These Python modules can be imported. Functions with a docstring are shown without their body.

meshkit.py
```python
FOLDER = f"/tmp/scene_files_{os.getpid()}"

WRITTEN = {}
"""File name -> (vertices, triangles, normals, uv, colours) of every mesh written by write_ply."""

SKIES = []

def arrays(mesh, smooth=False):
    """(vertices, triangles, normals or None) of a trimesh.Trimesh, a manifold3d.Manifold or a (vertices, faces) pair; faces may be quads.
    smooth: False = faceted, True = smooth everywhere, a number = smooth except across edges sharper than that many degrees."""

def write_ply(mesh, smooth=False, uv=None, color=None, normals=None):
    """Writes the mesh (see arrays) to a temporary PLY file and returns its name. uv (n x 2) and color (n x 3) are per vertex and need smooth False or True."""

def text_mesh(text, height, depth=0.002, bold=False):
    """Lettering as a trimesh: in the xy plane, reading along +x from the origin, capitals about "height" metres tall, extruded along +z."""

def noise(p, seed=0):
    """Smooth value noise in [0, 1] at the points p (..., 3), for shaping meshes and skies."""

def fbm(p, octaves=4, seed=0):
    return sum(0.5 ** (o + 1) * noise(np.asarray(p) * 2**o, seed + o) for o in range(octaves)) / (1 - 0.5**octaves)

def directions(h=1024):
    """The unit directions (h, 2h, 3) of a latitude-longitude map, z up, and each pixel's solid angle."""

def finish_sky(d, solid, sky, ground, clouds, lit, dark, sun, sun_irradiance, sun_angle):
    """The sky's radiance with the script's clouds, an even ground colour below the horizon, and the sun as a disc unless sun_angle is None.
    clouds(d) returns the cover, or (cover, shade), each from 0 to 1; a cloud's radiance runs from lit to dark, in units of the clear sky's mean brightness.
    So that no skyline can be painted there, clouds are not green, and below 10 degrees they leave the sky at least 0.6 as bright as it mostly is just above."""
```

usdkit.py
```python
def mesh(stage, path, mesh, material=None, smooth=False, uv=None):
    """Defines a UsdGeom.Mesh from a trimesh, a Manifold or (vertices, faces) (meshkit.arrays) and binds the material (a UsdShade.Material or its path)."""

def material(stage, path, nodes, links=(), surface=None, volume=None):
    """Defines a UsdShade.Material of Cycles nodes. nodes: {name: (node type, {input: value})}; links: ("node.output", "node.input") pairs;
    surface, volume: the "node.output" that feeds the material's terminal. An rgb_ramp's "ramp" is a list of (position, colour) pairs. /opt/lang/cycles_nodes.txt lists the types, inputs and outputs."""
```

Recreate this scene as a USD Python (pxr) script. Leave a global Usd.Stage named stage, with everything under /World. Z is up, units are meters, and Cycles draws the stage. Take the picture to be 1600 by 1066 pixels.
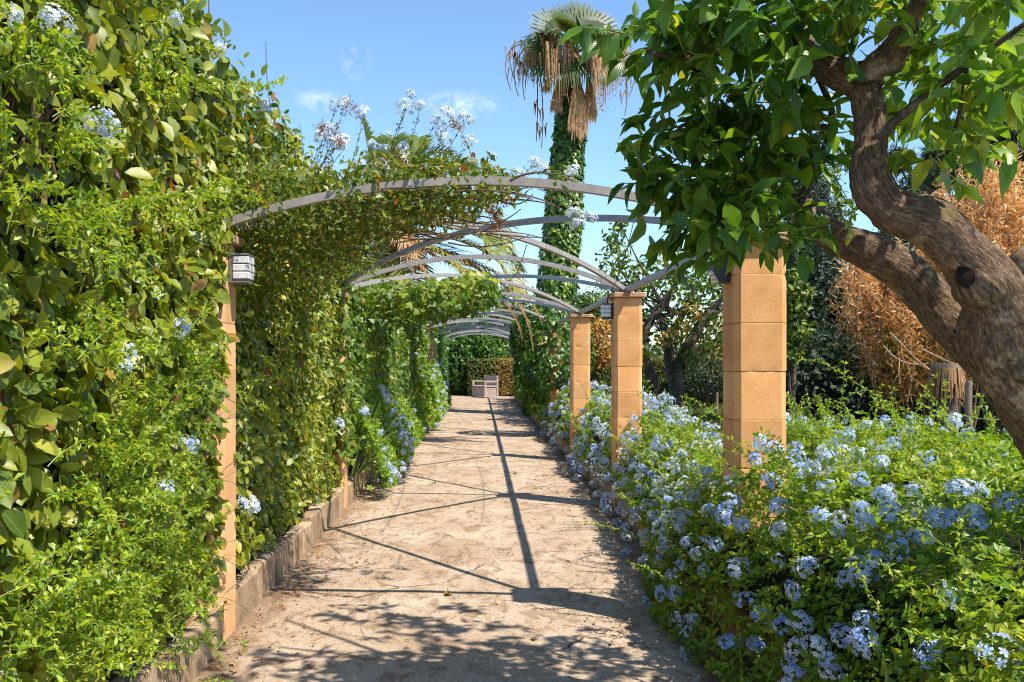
import math, numpy as np, trimesh, manifold3d as m3
from pxr import Usd, UsdGeom, UsdLux, UsdShade, Gf, Sdf, Vt
import usdkit, meshkit

stage = Usd.Stage.CreateInMemory()
UsdGeom.SetStageUpAxis(stage, "Z")
UsdGeom.SetStageMetersPerUnit(stage, 1.0)
UsdGeom.Xform.Define(stage, "/World")
UsdGeom.Scope.Define(stage, "/World/Looks")

# ------------------------------------------------------------------ camera, sky, sun
F, CX, CY, EYE = 1450.0, 749.0, 563.0, 1.6          # focal length and vanishing point in pixels of the 1600 px photograph; eye height
cam = UsdGeom.Camera.Define(stage, "/World/camera")
cam.CreateHorizontalApertureAttr(36.0)
cam.CreateFocalLengthAttr(36.0 * F / 1600)
cam.CreateHorizontalApertureOffsetAttr((800 - CX) * 36 / 1600)
cam.CreateVerticalApertureOffsetAttr((CY - 533) * 36 / 1600)
cam.CreateClippingRangeAttr((0.05, 5000.0))
cam.CreateExposureAttr(0.80)
cam.AddTranslateOp().Set(Gf.Vec3d(0, 0, EYE))
cam.AddRotateXOp().Set(90.0)

SUN = np.array([1.18, -0.91, 2.3]); SUN /= np.linalg.norm(SUN)
EL, ROT = math.asin(SUN[2]), math.atan2(SUN[0], SUN[1])


def cloud_dir(px, py):
    d = np.array([(px - CX) / F, 1.0, (CY - py) / F])
    return tuple(d / np.linalg.norm(d))


nodes = {"tc": ("texture_coordinate", {}), "sky": ("sky_texture", dict(sky_type="single_scattering", sun_disc=False, sun_elevation=EL, sun_rotation=ROT, altitude=20.0, air_density=1.0, aerosol_density=0.25, ozone_density=2.2)),
         "nz": ("noise_texture", dict(scale=34.0, detail=7.0, roughness=0.66, distortion=1.2)),
         "bg": ("background_shader", {"strength": 0.13})}
links = [("tc.generated", "nz.vector")]
prev = None
for i, (px, py, rx, rz, amt) in enumerate([(557, 97, 0.018, 0.020, 0.6), (497, 157, 0.028, 0.013, 0.45), (718, 166, 0.050, 0.018, 0.6), (700, 160, 0.03, 0.012, 0.35)]):
    c = cloud_dir(px, py)
    nodes[f"sub{i}"] = ("vector_math", dict(math_type="subtract", vector2=c))
    nodes[f"mul{i}"] = ("vector_math", dict(math_type="multiply", vector2=(1 / rx, 1 / rx, 1 / rz)))
    nodes[f"len{i}"] = ("vector_math", dict(math_type="length"))
    nodes[f"map{i}"] = ("map_range", dict(from_min=1.0, from_max=0.0, to_min=0.0, to_max=amt, clamp=True))
    links += [("tc.generated", f"sub{i}.vector1"), (f"sub{i}.vector", f"mul{i}.vector1"), (f"mul{i}.vector", f"len{i}.vector1"), (f"len{i}.value", f"map{i}.value")]
    if prev:
        nodes[f"max{i}"] = ("math", dict(math_type="maximum"))
        links += [(prev, f"max{i}.value1"), (f"map{i}.result", f"max{i}.value2")]
        prev = f"max{i}.value"
    else:
        prev = f"map{i}.result"
nodes["nr"] = ("map_range", dict(from_min=0.42, from_max=0.72, to_min=0.0, to_max=1.0, clamp=True))
nodes["cf"] = ("math", dict(math_type="multiply", use_clamp=True))
nodes["mix"] = ("mix_color", dict(b=(7.6, 7.6, 7.8), use_clamp=False))
nodes["tint"] = ("mix_color", dict(blend_type="multiply", fac=1.0, b=(0.84, 0.98, 1.07)))
links += [("nz.fac", "nr.value"), ("nr.result", "cf.value1"), (prev, "cf.value2"), ("cf.value", "mix.fac"), ("sky.color", "tint.a"), ("tint.result", "mix.a"), ("mix.result", "bg.color")]
sky_mat = usdkit.material(stage, "/World/Looks/sky", nodes, links, surface="bg.background")
dome = UsdLux.DomeLight.Define(stage, "/World/sky")
dome.CreateIntensityAttr(1.0)
UsdShade.MaterialBindingAPI.Apply(dome.GetPrim()).Bind(sky_mat)
dome.GetPrim().SetCustomDataByKey("kind", "structure")
sun = UsdLux.DistantLight.Define(stage, "/World/sun")
sun.CreateNormalizeAttr(True); sun.CreateIntensityAttr(1.2); sun.CreateAngleAttr(0.53); sun.CreateColorAttr(Gf.Vec3f(1.0, 0.925, 0.81))
zz = SUN; xx = np.cross([0, 0, 1], zz); xx /= np.linalg.norm(xx); yy = np.cross(zz, xx)
sun.AddTransformOp().Set(Gf.Matrix4d(*map(float, (*xx, 0, *yy, 0, *zz, 0, 0, 0, 20, 1))))

# ------------------------------------------------------------------ helpers
R = np.random.default_rng(7)
unit = lambda v: v / np.maximum(np.linalg.norm(v, axis=-1, keepdims=True), 1e-9)


def P(px, py, d):
    """The point that the photograph shows at a pixel, d metres along the path."""
    return np.array([(px - CX) / F * d, d, EYE + (CY - py) / F * d])


def PX(px, py, x):
    """The point a pixel shows on the upright plane at x."""
    return P(px, py, x * F / (px - CX))


taken = {}


def free(parent, name):
    k = f"{parent}/{name}"
    n = taken.get(k, -1) + 1
    taken[k] = n
    return k if n == 0 else f"{k}_{n:03d}"


def tag(prim, label=None, cat=None, group=None, kind=None):
    for k, v in (("label", label), ("category", cat), ("group", group), ("kind", kind)):
        if v:
            prim.SetCustomDataByKey(k, v)
    return prim


def thing(name, label, cat, group=None, loc=(0, 0, 0), rz=0.0):
    x = UsdGeom.Xform.Define(stage, free("/World", name))
    x.AddTranslateOp().Set(Gf.Vec3d(*map(float, loc)))
    if rz:
        x.AddRotateZOp().Set(float(rz))
    return tag(x.GetPrim(), label, cat, group)


def copy_of(first, label, loc, rz=0.0):
    was = first.GetCustomData()
    r = thing(first.GetName().rstrip("0123456789").rstrip("_"), label, was["category"], was.get("group"), loc, rz)
    r.GetReferences().AddInternalReference(first.GetPath())
    r.SetInstanceable(True)
    return r


def put(parent, name, V, Fc, mat, N=None, tone=None, uv=None, kind=None, label=None, counts=None):
    """One Mesh prim; parent is a prim or None for the top level."""
    m = UsdGeom.Mesh.Define(stage, free(str(parent.GetPath()) if parent else "/World", name))
    V = np.ascontiguousarray(V, np.float32); Fc = np.asarray(Fc, np.int32)
    m.CreatePointsAttr(Vt.Vec3fArray.FromNumpy(V))
    m.CreateFaceVertexCountsAttr(Vt.IntArray.FromNumpy(np.full(len(Fc), Fc.shape[1], np.int32)))
    m.CreateFaceVertexIndicesAttr(Vt.IntArray.FromNumpy(np.ascontiguousarray(Fc.ravel())))
    m.CreateSubdivisionSchemeAttr("none")
    if N is not None:
        m.CreateNormalsAttr(Vt.Vec3fArray.FromNumpy(np.ascontiguousarray(N, np.float32))); m.SetNormalsInterpolation("vertex")
    pv = UsdGeom.PrimvarsAPI(m)
    if tone is not None:
        pv.CreatePrimvar("tone", Sdf.ValueTypeNames.FloatArray, "vertex").Set(Vt.FloatArray.FromNumpy(np.ascontiguousarray(tone, np.float32)))
    if uv is not None:
        pv.CreatePrimvar("st", Sdf.ValueTypeNames.TexCoord2fArray, "vertex").Set(Vt.Vec2fArray.FromNumpy(np.ascontiguousarray(uv, np.float32)))
    UsdShade.MaterialBindingAPI.Apply(m.GetPrim()).Bind(mat)
    return tag(m.GetPrim(), label, None, None, kind)


def put_mesh(parent, name, mesh, mat, smooth=False, tone=None, **kw):
    v, f, n = meshkit.arrays(mesh, smooth)
    return put(parent, name, v, f, mat, n, None if tone is None else np.full(len(v), tone), **kw)


class MB:
    """Collects shapes that become one mesh."""
    def __init__(s):
        s.V, s.F, s.T, s.n = [], [], [], 0

    def add(s, V, Fc, tone=0.5):
        V = np.asarray(V, float); Fc = np.asarray(Fc, int)
        if Fc.shape[1] == 4:
            Fc = np.vstack([Fc[:, [0, 1, 2]], Fc[:, [0, 2, 3]]])
        s.V.append(V); s.F.append(Fc + s.n); s.T.append(np.broadcast_to(tone, (len(V),))); s.n += len(V)
        return s

    def mesh(s, m, tone=0.5):
        return s.add(m.vertices, m.faces, tone)

    def box(s, c, size, tone=0.5, bevel=0.0, rz=0.0):
        m = rbox(size, bevel)
        if rz:
            m.apply_transform(trimesh.transformations.rotation_matrix(rz, [0, 0, 1]))
        m.apply_translation(c)
        return s.mesh(m, tone)

    def tube(s, pts, rad, sides=6, tone=0.5, square=False):
        return s.add(*tube(pts, rad, sides, square), tone)

    def build(s, parent, name, mat, smooth=False, **kw):
        v, f, n = meshkit.arrays((np.vstack(s.V), np.vstack(s.F)), smooth)
        t = np.concatenate(s.T) if len(v) == s.n else None
        return put(parent, name, v, f, mat, n, t, **kw)


def rbox(size, b=0.0):
    if b <= 0:
        return trimesh.creation.box(size)
    pts = []
    for k in range(3):
        h = np.array(size) / 2 - b; h[k] += b
        pts += [np.array([sx, sy, sz]) * h for sx in (-1, 1) for sy in (-1, 1) for sz in (-1, 1)]
    return trimesh.convex.convex_hull(np.array(pts))


def tube(pts, rad, sides=6, square=False):
    p = np.asarray(pts, float); n = len(p)
    t = unit(np.gradient(p, axis=0))
    up = np.array([0, 0, 1.0]) if abs(unit(p[-1] - p[0])[2]) < 0.9 else np.array([1.0, 0, 0])
    a = unit(np.cross(t, up)); b = np.cross(a, t)
    ang = (np.arange(4) + 0.5) * np.pi / 2 if square else np.arange(sides) * 2 * np.pi / sides
    sides = len(ang)
    r = np.broadcast_to(rad, (n,))[:, None, None] * (math.sqrt(2) if square else 1)
    V = (p[:, None] + r * (np.cos(ang)[None, :, None] * a[:, None] + np.sin(ang)[None, :, None] * b[:, None])).reshape(-1, 3)
    i, j = np.meshgrid(np.arange(n - 1), np.arange(sides), indexing="ij")
    q = np.stack([i * sides + j, i * sides + (j + 1) % sides, (i + 1) * sides + (j + 1) % sides, (i + 1) * sides + j], -1).reshape(-1, 4)
    f = np.vstack([q[:, [0, 1, 2]], q[:, [0, 2, 3]]])
    caps = [[0, k + 1, k] for k in range(1, sides - 1)] + [[(n - 1) * sides, (n - 1) * sides + k, (n - 1) * sides + k + 1] for k in range(1, sides - 1)]
    return V, np.vstack([f, caps])


def spline(pts, n=20):
    """A smooth curve through the points (columns past the third, such as radii, ride along)."""
    from scipy.interpolate import CubicSpline, PchipInterpolator
    p = np.asarray(pts, float)
    s = np.r_[0, np.cumsum(np.linalg.norm(np.diff(p[:, :3], axis=0), axis=1))]
    u = np.linspace(0, s[-1], n)
    return (CubicSpline(s, p) if len(p) > 2 else PchipInterpolator(s, p))(u)


# leaf shapes: x along the leaf, y across (-.5 .. .5), z out of it
def leaf_shape(st, wd, fold=0.12, droop=0.15, cup=0.0):
    V, UV, Fc = [(0, 0, 0)], [(0, .5)], []
    for t, w in zip(st, wd):
        z = -droop * t * t
        V += [(t, -w / 2, z + fold * w), (t, 0, z), (t, w / 2, z + fold * w)]; UV += [(t, .5 - w / 2), (t, .5), (t, .5 + w / 2)]
    V.append((1, 0, -droop - cup)); UV.append((1, .5))
    k = len(st); tip = 3 * k + 1
    Fc += [(0, 2, 1), (0, 3, 2)]
    for i in range(k - 1):
        a = 1 + 3 * i
        Fc += [(a, a + 1, a + 4), (a, a + 4, a + 3), (a + 1, a + 2, a + 5), (a + 1, a + 5, a + 4)]
    a = 1 + 3 * (k - 1)
    Fc += [(a, a + 1, tip), (a + 1, a + 2, tip)]
    return shape(V, Fc, UV)


def shape(V, Fc, UV=None):
    V = np.array(V, float); Fc = np.array(Fc)
    n = np.zeros_like(V)
    up = np.cross(V[Fc[:, 1]] - V[Fc[:, 0]], V[Fc[:, 2]] - V[Fc[:, 0]])[:, 2] < 0
    Fc[up] = Fc[up][:, ::-1]
    fn = np.cross(V[Fc[:, 1]] - V[Fc[:, 0]], V[Fc[:, 2]] - V[Fc[:, 0]])
    for k in range(3):
        np.add.at(n, Fc[:, k], fn)
    n = unit(n)
    n[n[:, 2] < 0] *= -1
    return V, Fc, n, np.array(UV if UV is not None else V[:, :2] + [0, .5], float)


OVAL = [leaf_shape((.22, .5, .8), (.72, 1.0, .62), f, d) for f, d in ((.10, .08), (.22, .22), (.05, .32), (.16, -.05))]
LANCE = [leaf_shape((.25, .5, .78), (.78, 1.0, .55), f, d) for f, d in ((.12, .15), (.25, .3), (.06, .05), (.18, .45))]
SPOON = [leaf_shape((.62,), (1.0,), .12, d) for d in (.05, .25)]
KITE = [leaf_shape((.5,), (1.0,), .15, .12)]
BLADE = [shape([(0, -.5, 0), (0, .5, 0), (.55, .4, -.03), (.55, -.4, -.03), (1, 0, -.12)], [(0, 1, 2), (0, 2, 3), (3, 2, 4)])]
_ang = np.radians([180, 118, 84, 52, 26, 0, -26, -52, -84, -118])
_rad = np.array([.12, .42, .62, .36, .56, .82, .56, .36, .62, .42])
_lob = [(.30, 0, .05)] + [(.30 + r * math.cos(a) * .8, r * math.sin(a) * .8, -.10 * r * r) for a, r in zip(_ang, _rad)]
LOBED = [shape(_lob, [(0, 1 + (k + 1) % 10, 1 + k) for k in range(10)])]
STRAP = [shape([(0, -.5, 0), (0, .5, 0), (1, 0, -.1)], [(0, 1, 2)])]


class Foliage:
    """Leaves of one plant: one mass of stuff, with the leaves that show largest as parts of their own."""
    def __init__(s):
        s.b = []

    def leaves(s, shapes, pos, axis, normal, L, W, tone):
        d = np.maximum(pos[:, 1], .1); px = CX + F * pos[:, 0] / d
        near = (pos[:, 1] < 5.42) & (pos[:, 1] > 3.2) & (pos[:, 0] < -1) & (pos[:, 2] < 2.42) & (pos[:, 2] > .15)      # the face and lamp of the first hedge pillar are kept trimmed
        ok = ~(near & (px > 347 + 9 * np.sin(pos[:, 2] * 9) + 5 * np.sin(pos[:, 2] * 23)))
        if not ok.all():
            full = len(pos); axis, normal, L, W, tone = (q if np.ndim(q) == 0 else np.asarray(q)[ok] if len(np.asarray(q)) == full else q for q in (axis, normal, L, W, tone)); pos = pos[ok]
        n = len(pos)
        L, W, tone = (np.broadcast_to(np.asarray(q, float), (n,)) for q in (L, W, tone))
        a = unit(axis); nn = unit(normal - (normal * a).sum(1, keepdims=True) * a); b = np.cross(nn, a)
        which = R.integers(0, len(shapes), n)
        for k, (V, Fc, N, UV) in enumerate(shapes):
            i = which == k
            if not i.any():
                continue
            pts = pos[i, None] + (V[:, 0] * L[i, None])[..., None] * a[i, None] + (V[:, 1] * W[i, None])[..., None] * b[i, None] + (V[:, 2] * L[i, None])[..., None] * nn[i, None]
            nrm = N[:, 0][None, :, None] * a[i, None] + N[:, 1][None, :, None] * b[i, None] + N[:, 2][None, :, None] * nn[i, None]
            s.b.append((pts, Fc, nrm, UV, tone[i], L[i]))
        return s

    def count(s):
        return sum(len(b[0]) for b in s.b)

    def build(s, parent, mat, n_parts=0, stuff="foliage", part="leaf", cell=7.0):
        pick = [np.zeros(len(b[0]), bool) for b in s.b]
        if n_parts and s.b:
            c = np.vstack([b[0].mean(1) for b in s.b]); L = np.concatenate([b[5] for b in s.b])
            d = np.maximum(c[:, 1], .1); px = CX + F * c[:, 0] / d; py = CY - F * (c[:, 2] - EYE) / d
            seen = (px > 0) & (px < 1600) & (py > 0) & (py < 1066) & (c[:, 1] > .3)
            key = (px // cell).astype(int) * 100000 + (py // cell).astype(int)
            o = np.lexsort((d, key)); first = np.r_[True, np.diff(key[o]) != 0]
            front = np.zeros(len(c), bool); front[o[first]] = True
            size = np.where(seen & front, L / d, 0)
            best = np.argsort(-size)[:n_parts]; best = best[size[best] > 0]
            allp = np.zeros(len(c), bool); allp[best] = True
            k = 0
            for q, b in zip(pick, s.b):
                q[:] = allp[k:k + len(q)]; k += len(q)
            for q, (pts, Fc, nrm, UV, tone, _) in zip(pick, s.b):
                for i in np.nonzero(q)[0]:
                    put(parent, part, pts[i], Fc, mat, nrm[i], np.full(len(UV), tone[i]), UV)
        V, Fs, N, UVs, T, n = [], [], [], [], [], 0
        for q, (pts, Fc, nrm, UV, tone, _) in zip(pick, s.b):
            pts, nrm, tone = pts[~q], nrm[~q], tone[~q]
            m, k = pts.shape[:2]
            V.append(pts.reshape(-1, 3)); N.append(nrm.reshape(-1, 3)); T.append(np.repeat(tone, k)); UVs.append(np.tile(UV, (m, 1)))
            Fs.append((Fc[None] + (np.arange(m) * k)[:, None, None]).reshape(-1, 3) + n); n += m * k
        return put(parent, stuff, np.vstack(V), np.vstack(Fs), mat, np.vstack(N), np.concatenate(T), np.vstack(UVs), kind="stuff")


def rdir(n, zmin=-1.0):
    z = R.uniform(zmin, 1, n); a = R.uniform(0, 2 * np.pi, n); r = np.sqrt(1 - z * z)
    return np.stack([r * np.cos(a), r * np.sin(a), z], -1)


def jit(v, n, k):
    return unit(np.broadcast_to(np.asarray(v, float), (n, 3)) + k * R.normal(size=(n, 3)))


# ------------------------------------------------------------------ materials
def ramp_leaf(name, stops, rough=0.42, trans=0.32, vein=0.0, spec=0.5, tint=1.25):
    n = {"t": ("attribute", {"attribute": "tone"}), "r": ("rgb_ramp", {"ramp": stops}), "g": ("geometry", {}),
         "nz": ("noise_texture", dict(scale=14.0, detail=3.0)), "nm": ("map_range", dict(from_min=.3, from_max=.7, to_min=.72, to_max=1.25)),
         "m": ("mix_color", dict(blend_type="multiply", fac=1.0, use_clamp=False)), "nb": ("combine_color", {}),
         "p": ("principled_bsdf", dict(roughness=rough, specular_ior_level=spec)), "tr": ("translucent_bsdf", {}), "mx": ("mix_closure", {"fac": trans}),
         "tb": ("mix_color", dict(blend_type="multiply", fac=1.0, b=(1.5 * tint, 1.35 * tint, .55), use_clamp=False))}
    l = [("t.fac", "r.fac"), ("g.position", "nz.vector"), ("nz.fac", "nm.value"), ("nm.result", "nb.r"), ("nm.result", "nb.g"), ("nm.result", "nb.b"),
         ("r.color", "m.a"), ("nb.color", "m.b"), ("p.BSDF", "mx.closure1"), ("tr.BSDF", "mx.closure2"), ("tb.result", "tr.color"), ("m.result", "tb.a")]
    if vein:
        n |= {"uv": ("uvmap", {"attribute": "st"}), "s": ("separate_xyz", {}), "a": ("math", dict(math_type="subtract", value2=.5)), "ab": ("math", dict(math_type="absolute")),
              "vm": ("map_range", dict(from_min=.012, from_max=.04, to_min=vein, to_max=0.0, clamp=True)), "vc": ("mix_color", dict(b=(.30, .36, .10))),
              "w": ("math", dict(math_type="multiply_add", value2=-.9)), "ws": ("math", dict(math_type="multiply", value2=70.0)), "sn": ("math", dict(math_type="sine")),
              "bp": ("bump", dict(strength=.10, distance=.004))}
        l += [("uv.UV", "s.vector"), ("s.y", "a.value1"), ("a.value", "ab.value1"), ("ab.value", "vm.value"), ("vm.result", "vc.fac"), ("m.result", "vc.a"), ("vc.result", "p.base_color"),
              ("ab.value", "w.value1"), ("s.x", "w.value3"), ("w.value", "ws.value1"), ("ws.value", "sn.value1"), ("sn.value", "bp.height"), ("bp.normal", "p.normal")]
    else:
        l.append(("m.result", "p.base_color"))
    return usdkit.material(stage, f"/World/Looks/{name}", n, l, surface="mx.closure")


def stone(name, c0, c1, c2, scale=6.0, bump=.3, fine=90.0, rough=.85, dist=.01, lo=.75, hi=1.2, spec=.25):
    n = {"g": ("geometry", {}), "a": ("noise_texture", dict(scale=scale, detail=6.0, roughness=.6)), "b": ("noise_texture", dict(scale=fine, detail=4.0, roughness=.7)),
         "r": ("rgb_ramp", {"ramp": [(.25, c0), (.5, c1), (.75, c2)]}), "fm": ("map_range", dict(from_min=.3, from_max=.7, to_min=lo, to_max=hi)), "fc": ("combine_color", {}),
         "m": ("mix_color", dict(blend_type="multiply", fac=1.0, use_clamp=False)), "oi": ("attribute", {"attribute": "tone"}), "om": ("map_range", dict(from_min=0, from_max=1, to_min=.78, to_max=1.2)),
         "oc": ("combine_color", {}), "m2": ("mix_color", dict(blend_type="multiply", fac=1.0, use_clamp=False)),
         "bp": ("bump", dict(strength=bump, distance=dist)), "p": ("principled_bsdf", dict(roughness=rough, specular_ior_level=spec))}
    l = [("g.position", "a.vector"), ("g.position", "b.vector"), ("a.fac", "r.fac"), ("b.fac", "fm.value"), *[("fm.result", f"fc.{k}") for k in "rgb"], ("r.color", "m.a"), ("fc.color", "m.b"),
         ("oi.fac", "om.value"), *[("om.result", f"oc.{k}") for k in "rgb"], ("m.result", "m2.a"), ("oc.color", "m2.b"), ("m2.result", "p.base_color"), ("b.fac", "bp.height"), ("bp.normal", "p.normal")]
    return usdkit.material(stage, f"/World/Looks/{name}", n, l, surface="p.BSDF")


def plain(name, c, rough=.5, metallic=0.0, spec=.5):
    n = {"g": ("geometry", {}), "a": ("noise_texture", dict(scale=25.0, detail=5.0)), "m": ("map_range", dict(from_min=.3, from_max=.7, to_min=.82, to_max=1.15)), "cc": ("combine_color", {}),
         "x": ("mix_color", dict(blend_type="multiply", fac=1.0, a=c, use_clamp=False)), "p": ("principled_bsdf", dict(roughness=rough, metallic=metallic, specular_ior_level=spec))}
    return usdkit.material(stage, f"/World/Looks/{name}", n, [("g.position", "a.vector"), ("a.fac", "m.value"), *[("m.result", f"cc.{k}") for k in "rgb"], ("cc.color", "x.b"), ("x.result", "p.base_color")], surface="p.BSDF")


def bark(name, c0, c1, c2, sc=(9, 9, 3), lichen=None, dist=.02, st=False):
    """st: the mesh carries metres along and around the limb, so that fissures run along it."""
    n = {"g": ("uvmap", {"attribute": "st"}) if st else ("texture_coordinate", {}), "o": ("texture_coordinate", {}), "mp": ("mapping", dict(scale=sc)),
         "a": ("noise_texture", dict(scale=1.0, detail=8.0, roughness=.66, distortion=.5)), "f": ("noise_texture", dict(scale=55.0, detail=7.0, roughness=.78)),
         "v": ("voronoi_texture", dict(scale=.9, feature="distance_to_edge")), "vm": ("map_range", dict(from_min=.0, from_max=.22, to_min=.62, to_max=1.0, clamp=True)), "vc": ("combine_color", {}),
         "r": ("rgb_ramp", {"ramp": [(.30, c0), (.5, c1), (.70, c2)]}), "mv": ("mix_color", dict(blend_type="multiply", fac=.85, use_clamp=False)), "fm": ("map_range", dict(from_min=.3, from_max=.7, to_min=.42, to_max=1.6)), "fc": ("combine_color", {}),
         "mf": ("mix_color", dict(blend_type="multiply", fac=1.0, use_clamp=False)), "h": ("math", dict(math_type="multiply_add", value2=.5)), "h2": ("math", dict(math_type="multiply_add", value2=.5)),
         "li": ("noise_texture", dict(scale=8.0, detail=7.0, roughness=.72)), "lm": ("map_range", dict(from_min=.58, from_max=.66, clamp=True, to_max=.85)), "lx": ("mix_color", dict(b=lichen or c1)),
         "pa": ("noise_texture", dict(scale=5.0, detail=6.0, roughness=.7)), "pm": ("map_range", dict(from_min=.54, from_max=.63, clamp=True, to_max=.8)), "px": ("mix_color", dict(b=tuple(1.5 * q for q in c2))),
         "bp": ("bump", dict(strength=1.0, distance=dist)), "p": ("principled_bsdf", dict(roughness=.85, specular_ior_level=.2))}
    l = [("g.UV" if st else "g.object", "mp.vector"), ("mp.vector", "a.vector"), ("mp.vector", "v.vector"), ("o.object", "f.vector"), ("a.fac", "r.fac"), ("v.distance", "vm.value"), *[("vm.result", f"vc.{k}") for k in "rgb"],
         ("o.object", "pa.vector"), ("pa.fac", "pm.value"), ("pm.result", "px.fac"), ("r.color", "px.a"),
         ("px.result", "mv.a"), ("vc.color", "mv.b"), ("f.fac", "fm.value"), *[("fm.result", f"fc.{k}") for k in "rgb"], ("mv.result", "mf.a"), ("fc.color", "mf.b"),
         ("vm.result", "h.value1"), ("a.fac", "h.value3"), ("f.fac", "h2.value1"), ("h.value", "h2.value3"), ("h2.value", "bp.height"), ("bp.normal", "p.normal"),
         ("o.object", "li.vector"), ("li.fac", "lm.value"), ("lm.result", "lx.fac"), ("mf.result", "lx.a"), ("lx.result", "p.base_color")]
    return usdkit.material(stage, f"/World/Looks/{name}", n, l, surface="p.BSDF")


M = {}
M["hedge"] = ramp_leaf("glossy_hedge_leaf", [(0, (.030, .065, .007)), (.25, (.095, .155, .012)), (.5, (.22, .265, .022)), (.8, (.36, .35, .035)), (.92, (.40, .33, .06)), (.965, (.30, .13, .04)), (1, (.22, .085, .03))], rough=.40, trans=.30, vein=.35, spec=.5)
M["plum"] = ramp_leaf("light_green_leaf", [(0, (.042, .11, .009)), (.45, (.135, .26, .016)), (.8, (.29, .38, .026)), (1, (.42, .42, .045))], rough=.45, trans=.38)
M["orange"] = ramp_leaf("citrus_leaf", [(0, (.028, .085, .012)), (.4, (.075, .18, .020)), (.8, (.19, .32, .030)), (1, (.32, .34, .035))], rough=.36, trans=.42, vein=.3, spec=.5)
M["creeper"] = ramp_leaf("creeper_leaf", [(0, (.024, .070, .010)), (.35, (.075, .155, .015)), (.65, (.19, .26, .024)), (.9, (.38, .36, .04)), (1, (.36, .15, .03))], rough=.42, trans=.36)
M["ivy"] = ramp_leaf("ivy_leaf", [(0, (.020, .068, .010)), (.5, (.055, .145, .014)), (1, (.20, .29, .02))], rough=.38, trans=.25)
M["vine"] = ramp_leaf("roof_vine_leaf", [(0, (.035, .08, .010)), (.5, (.125, .19, .02)), (.8, (.24, .25, .03)), (.92, (.24, .15, .04)), (1, (.30, .10, .03))], rough=.45, trans=.35)
M["dark"] = ramp_leaf("dark_conifer_foliage", [(0, (.010, .024, .009)), (.6, (.022, .048, .016)), (1, (.065, .095, .03))], rough=.6, trans=.15)
M["tree"] = ramp_leaf("tree_leaf", [(0, (.028, .065, .012)), (.5, (.075, .14, .02)), (.9, (.18, .24, .03)), (1, (.28, .12, .03))], rough=.42, trans=.3)
M["clip"] = ramp_leaf("clipped_hedge_leaf", [(0, (.035, .065, .012)), (.4, (.11, .14, .02)), (.7, (.28, .20, .04)), (1, (.52, .27, .07))], rough=.6, trans=.25)
M["straw"] = ramp_leaf("dry_straw_leaf", [(0, (.06, .09, .02)), (.3, (.15, .16, .035)), (.5, (.46, .22, .065)), (.75, (.72, .38, .13)), (1, (.85, .60, .33))], rough=.7, trans=.3, spec=.2, tint=.85)
M["palm"] = ramp_leaf("palm_frond", [(0, (.026, .060, .010)), (.4, (.070, .120, .014)), (.55, (.17, .20, .022)), (.66, (.26, .21, .05)), (.78, (.36, .20, .06)), (.9, (.34, .185, .075)), (1, (.52, .34, .17))], rough=.5, trans=.22)
M["grass"] = ramp_leaf("lawn_blade", [(0, (.035, .075, .012)), (.6, (.09, .14, .02)), (1, (.24, .20, .06))], rough=.6, trans=.3)
M["petal"] = ramp_leaf("pale_blue_petal", [(0, (.22, .37, .86)), (.4, (.42, .56, .92)), (.75, (.64, .74, .95)), (1, (.82, .86, .96))], rough=.6, trans=.35, spec=.2, tint=.75)
M["seed"] = ramp_leaf("dry_seed_head", [(0, (.16, .07, .03)), (1, (.38, .17, .06))], rough=.7, trans=.2, spec=.2)
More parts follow.
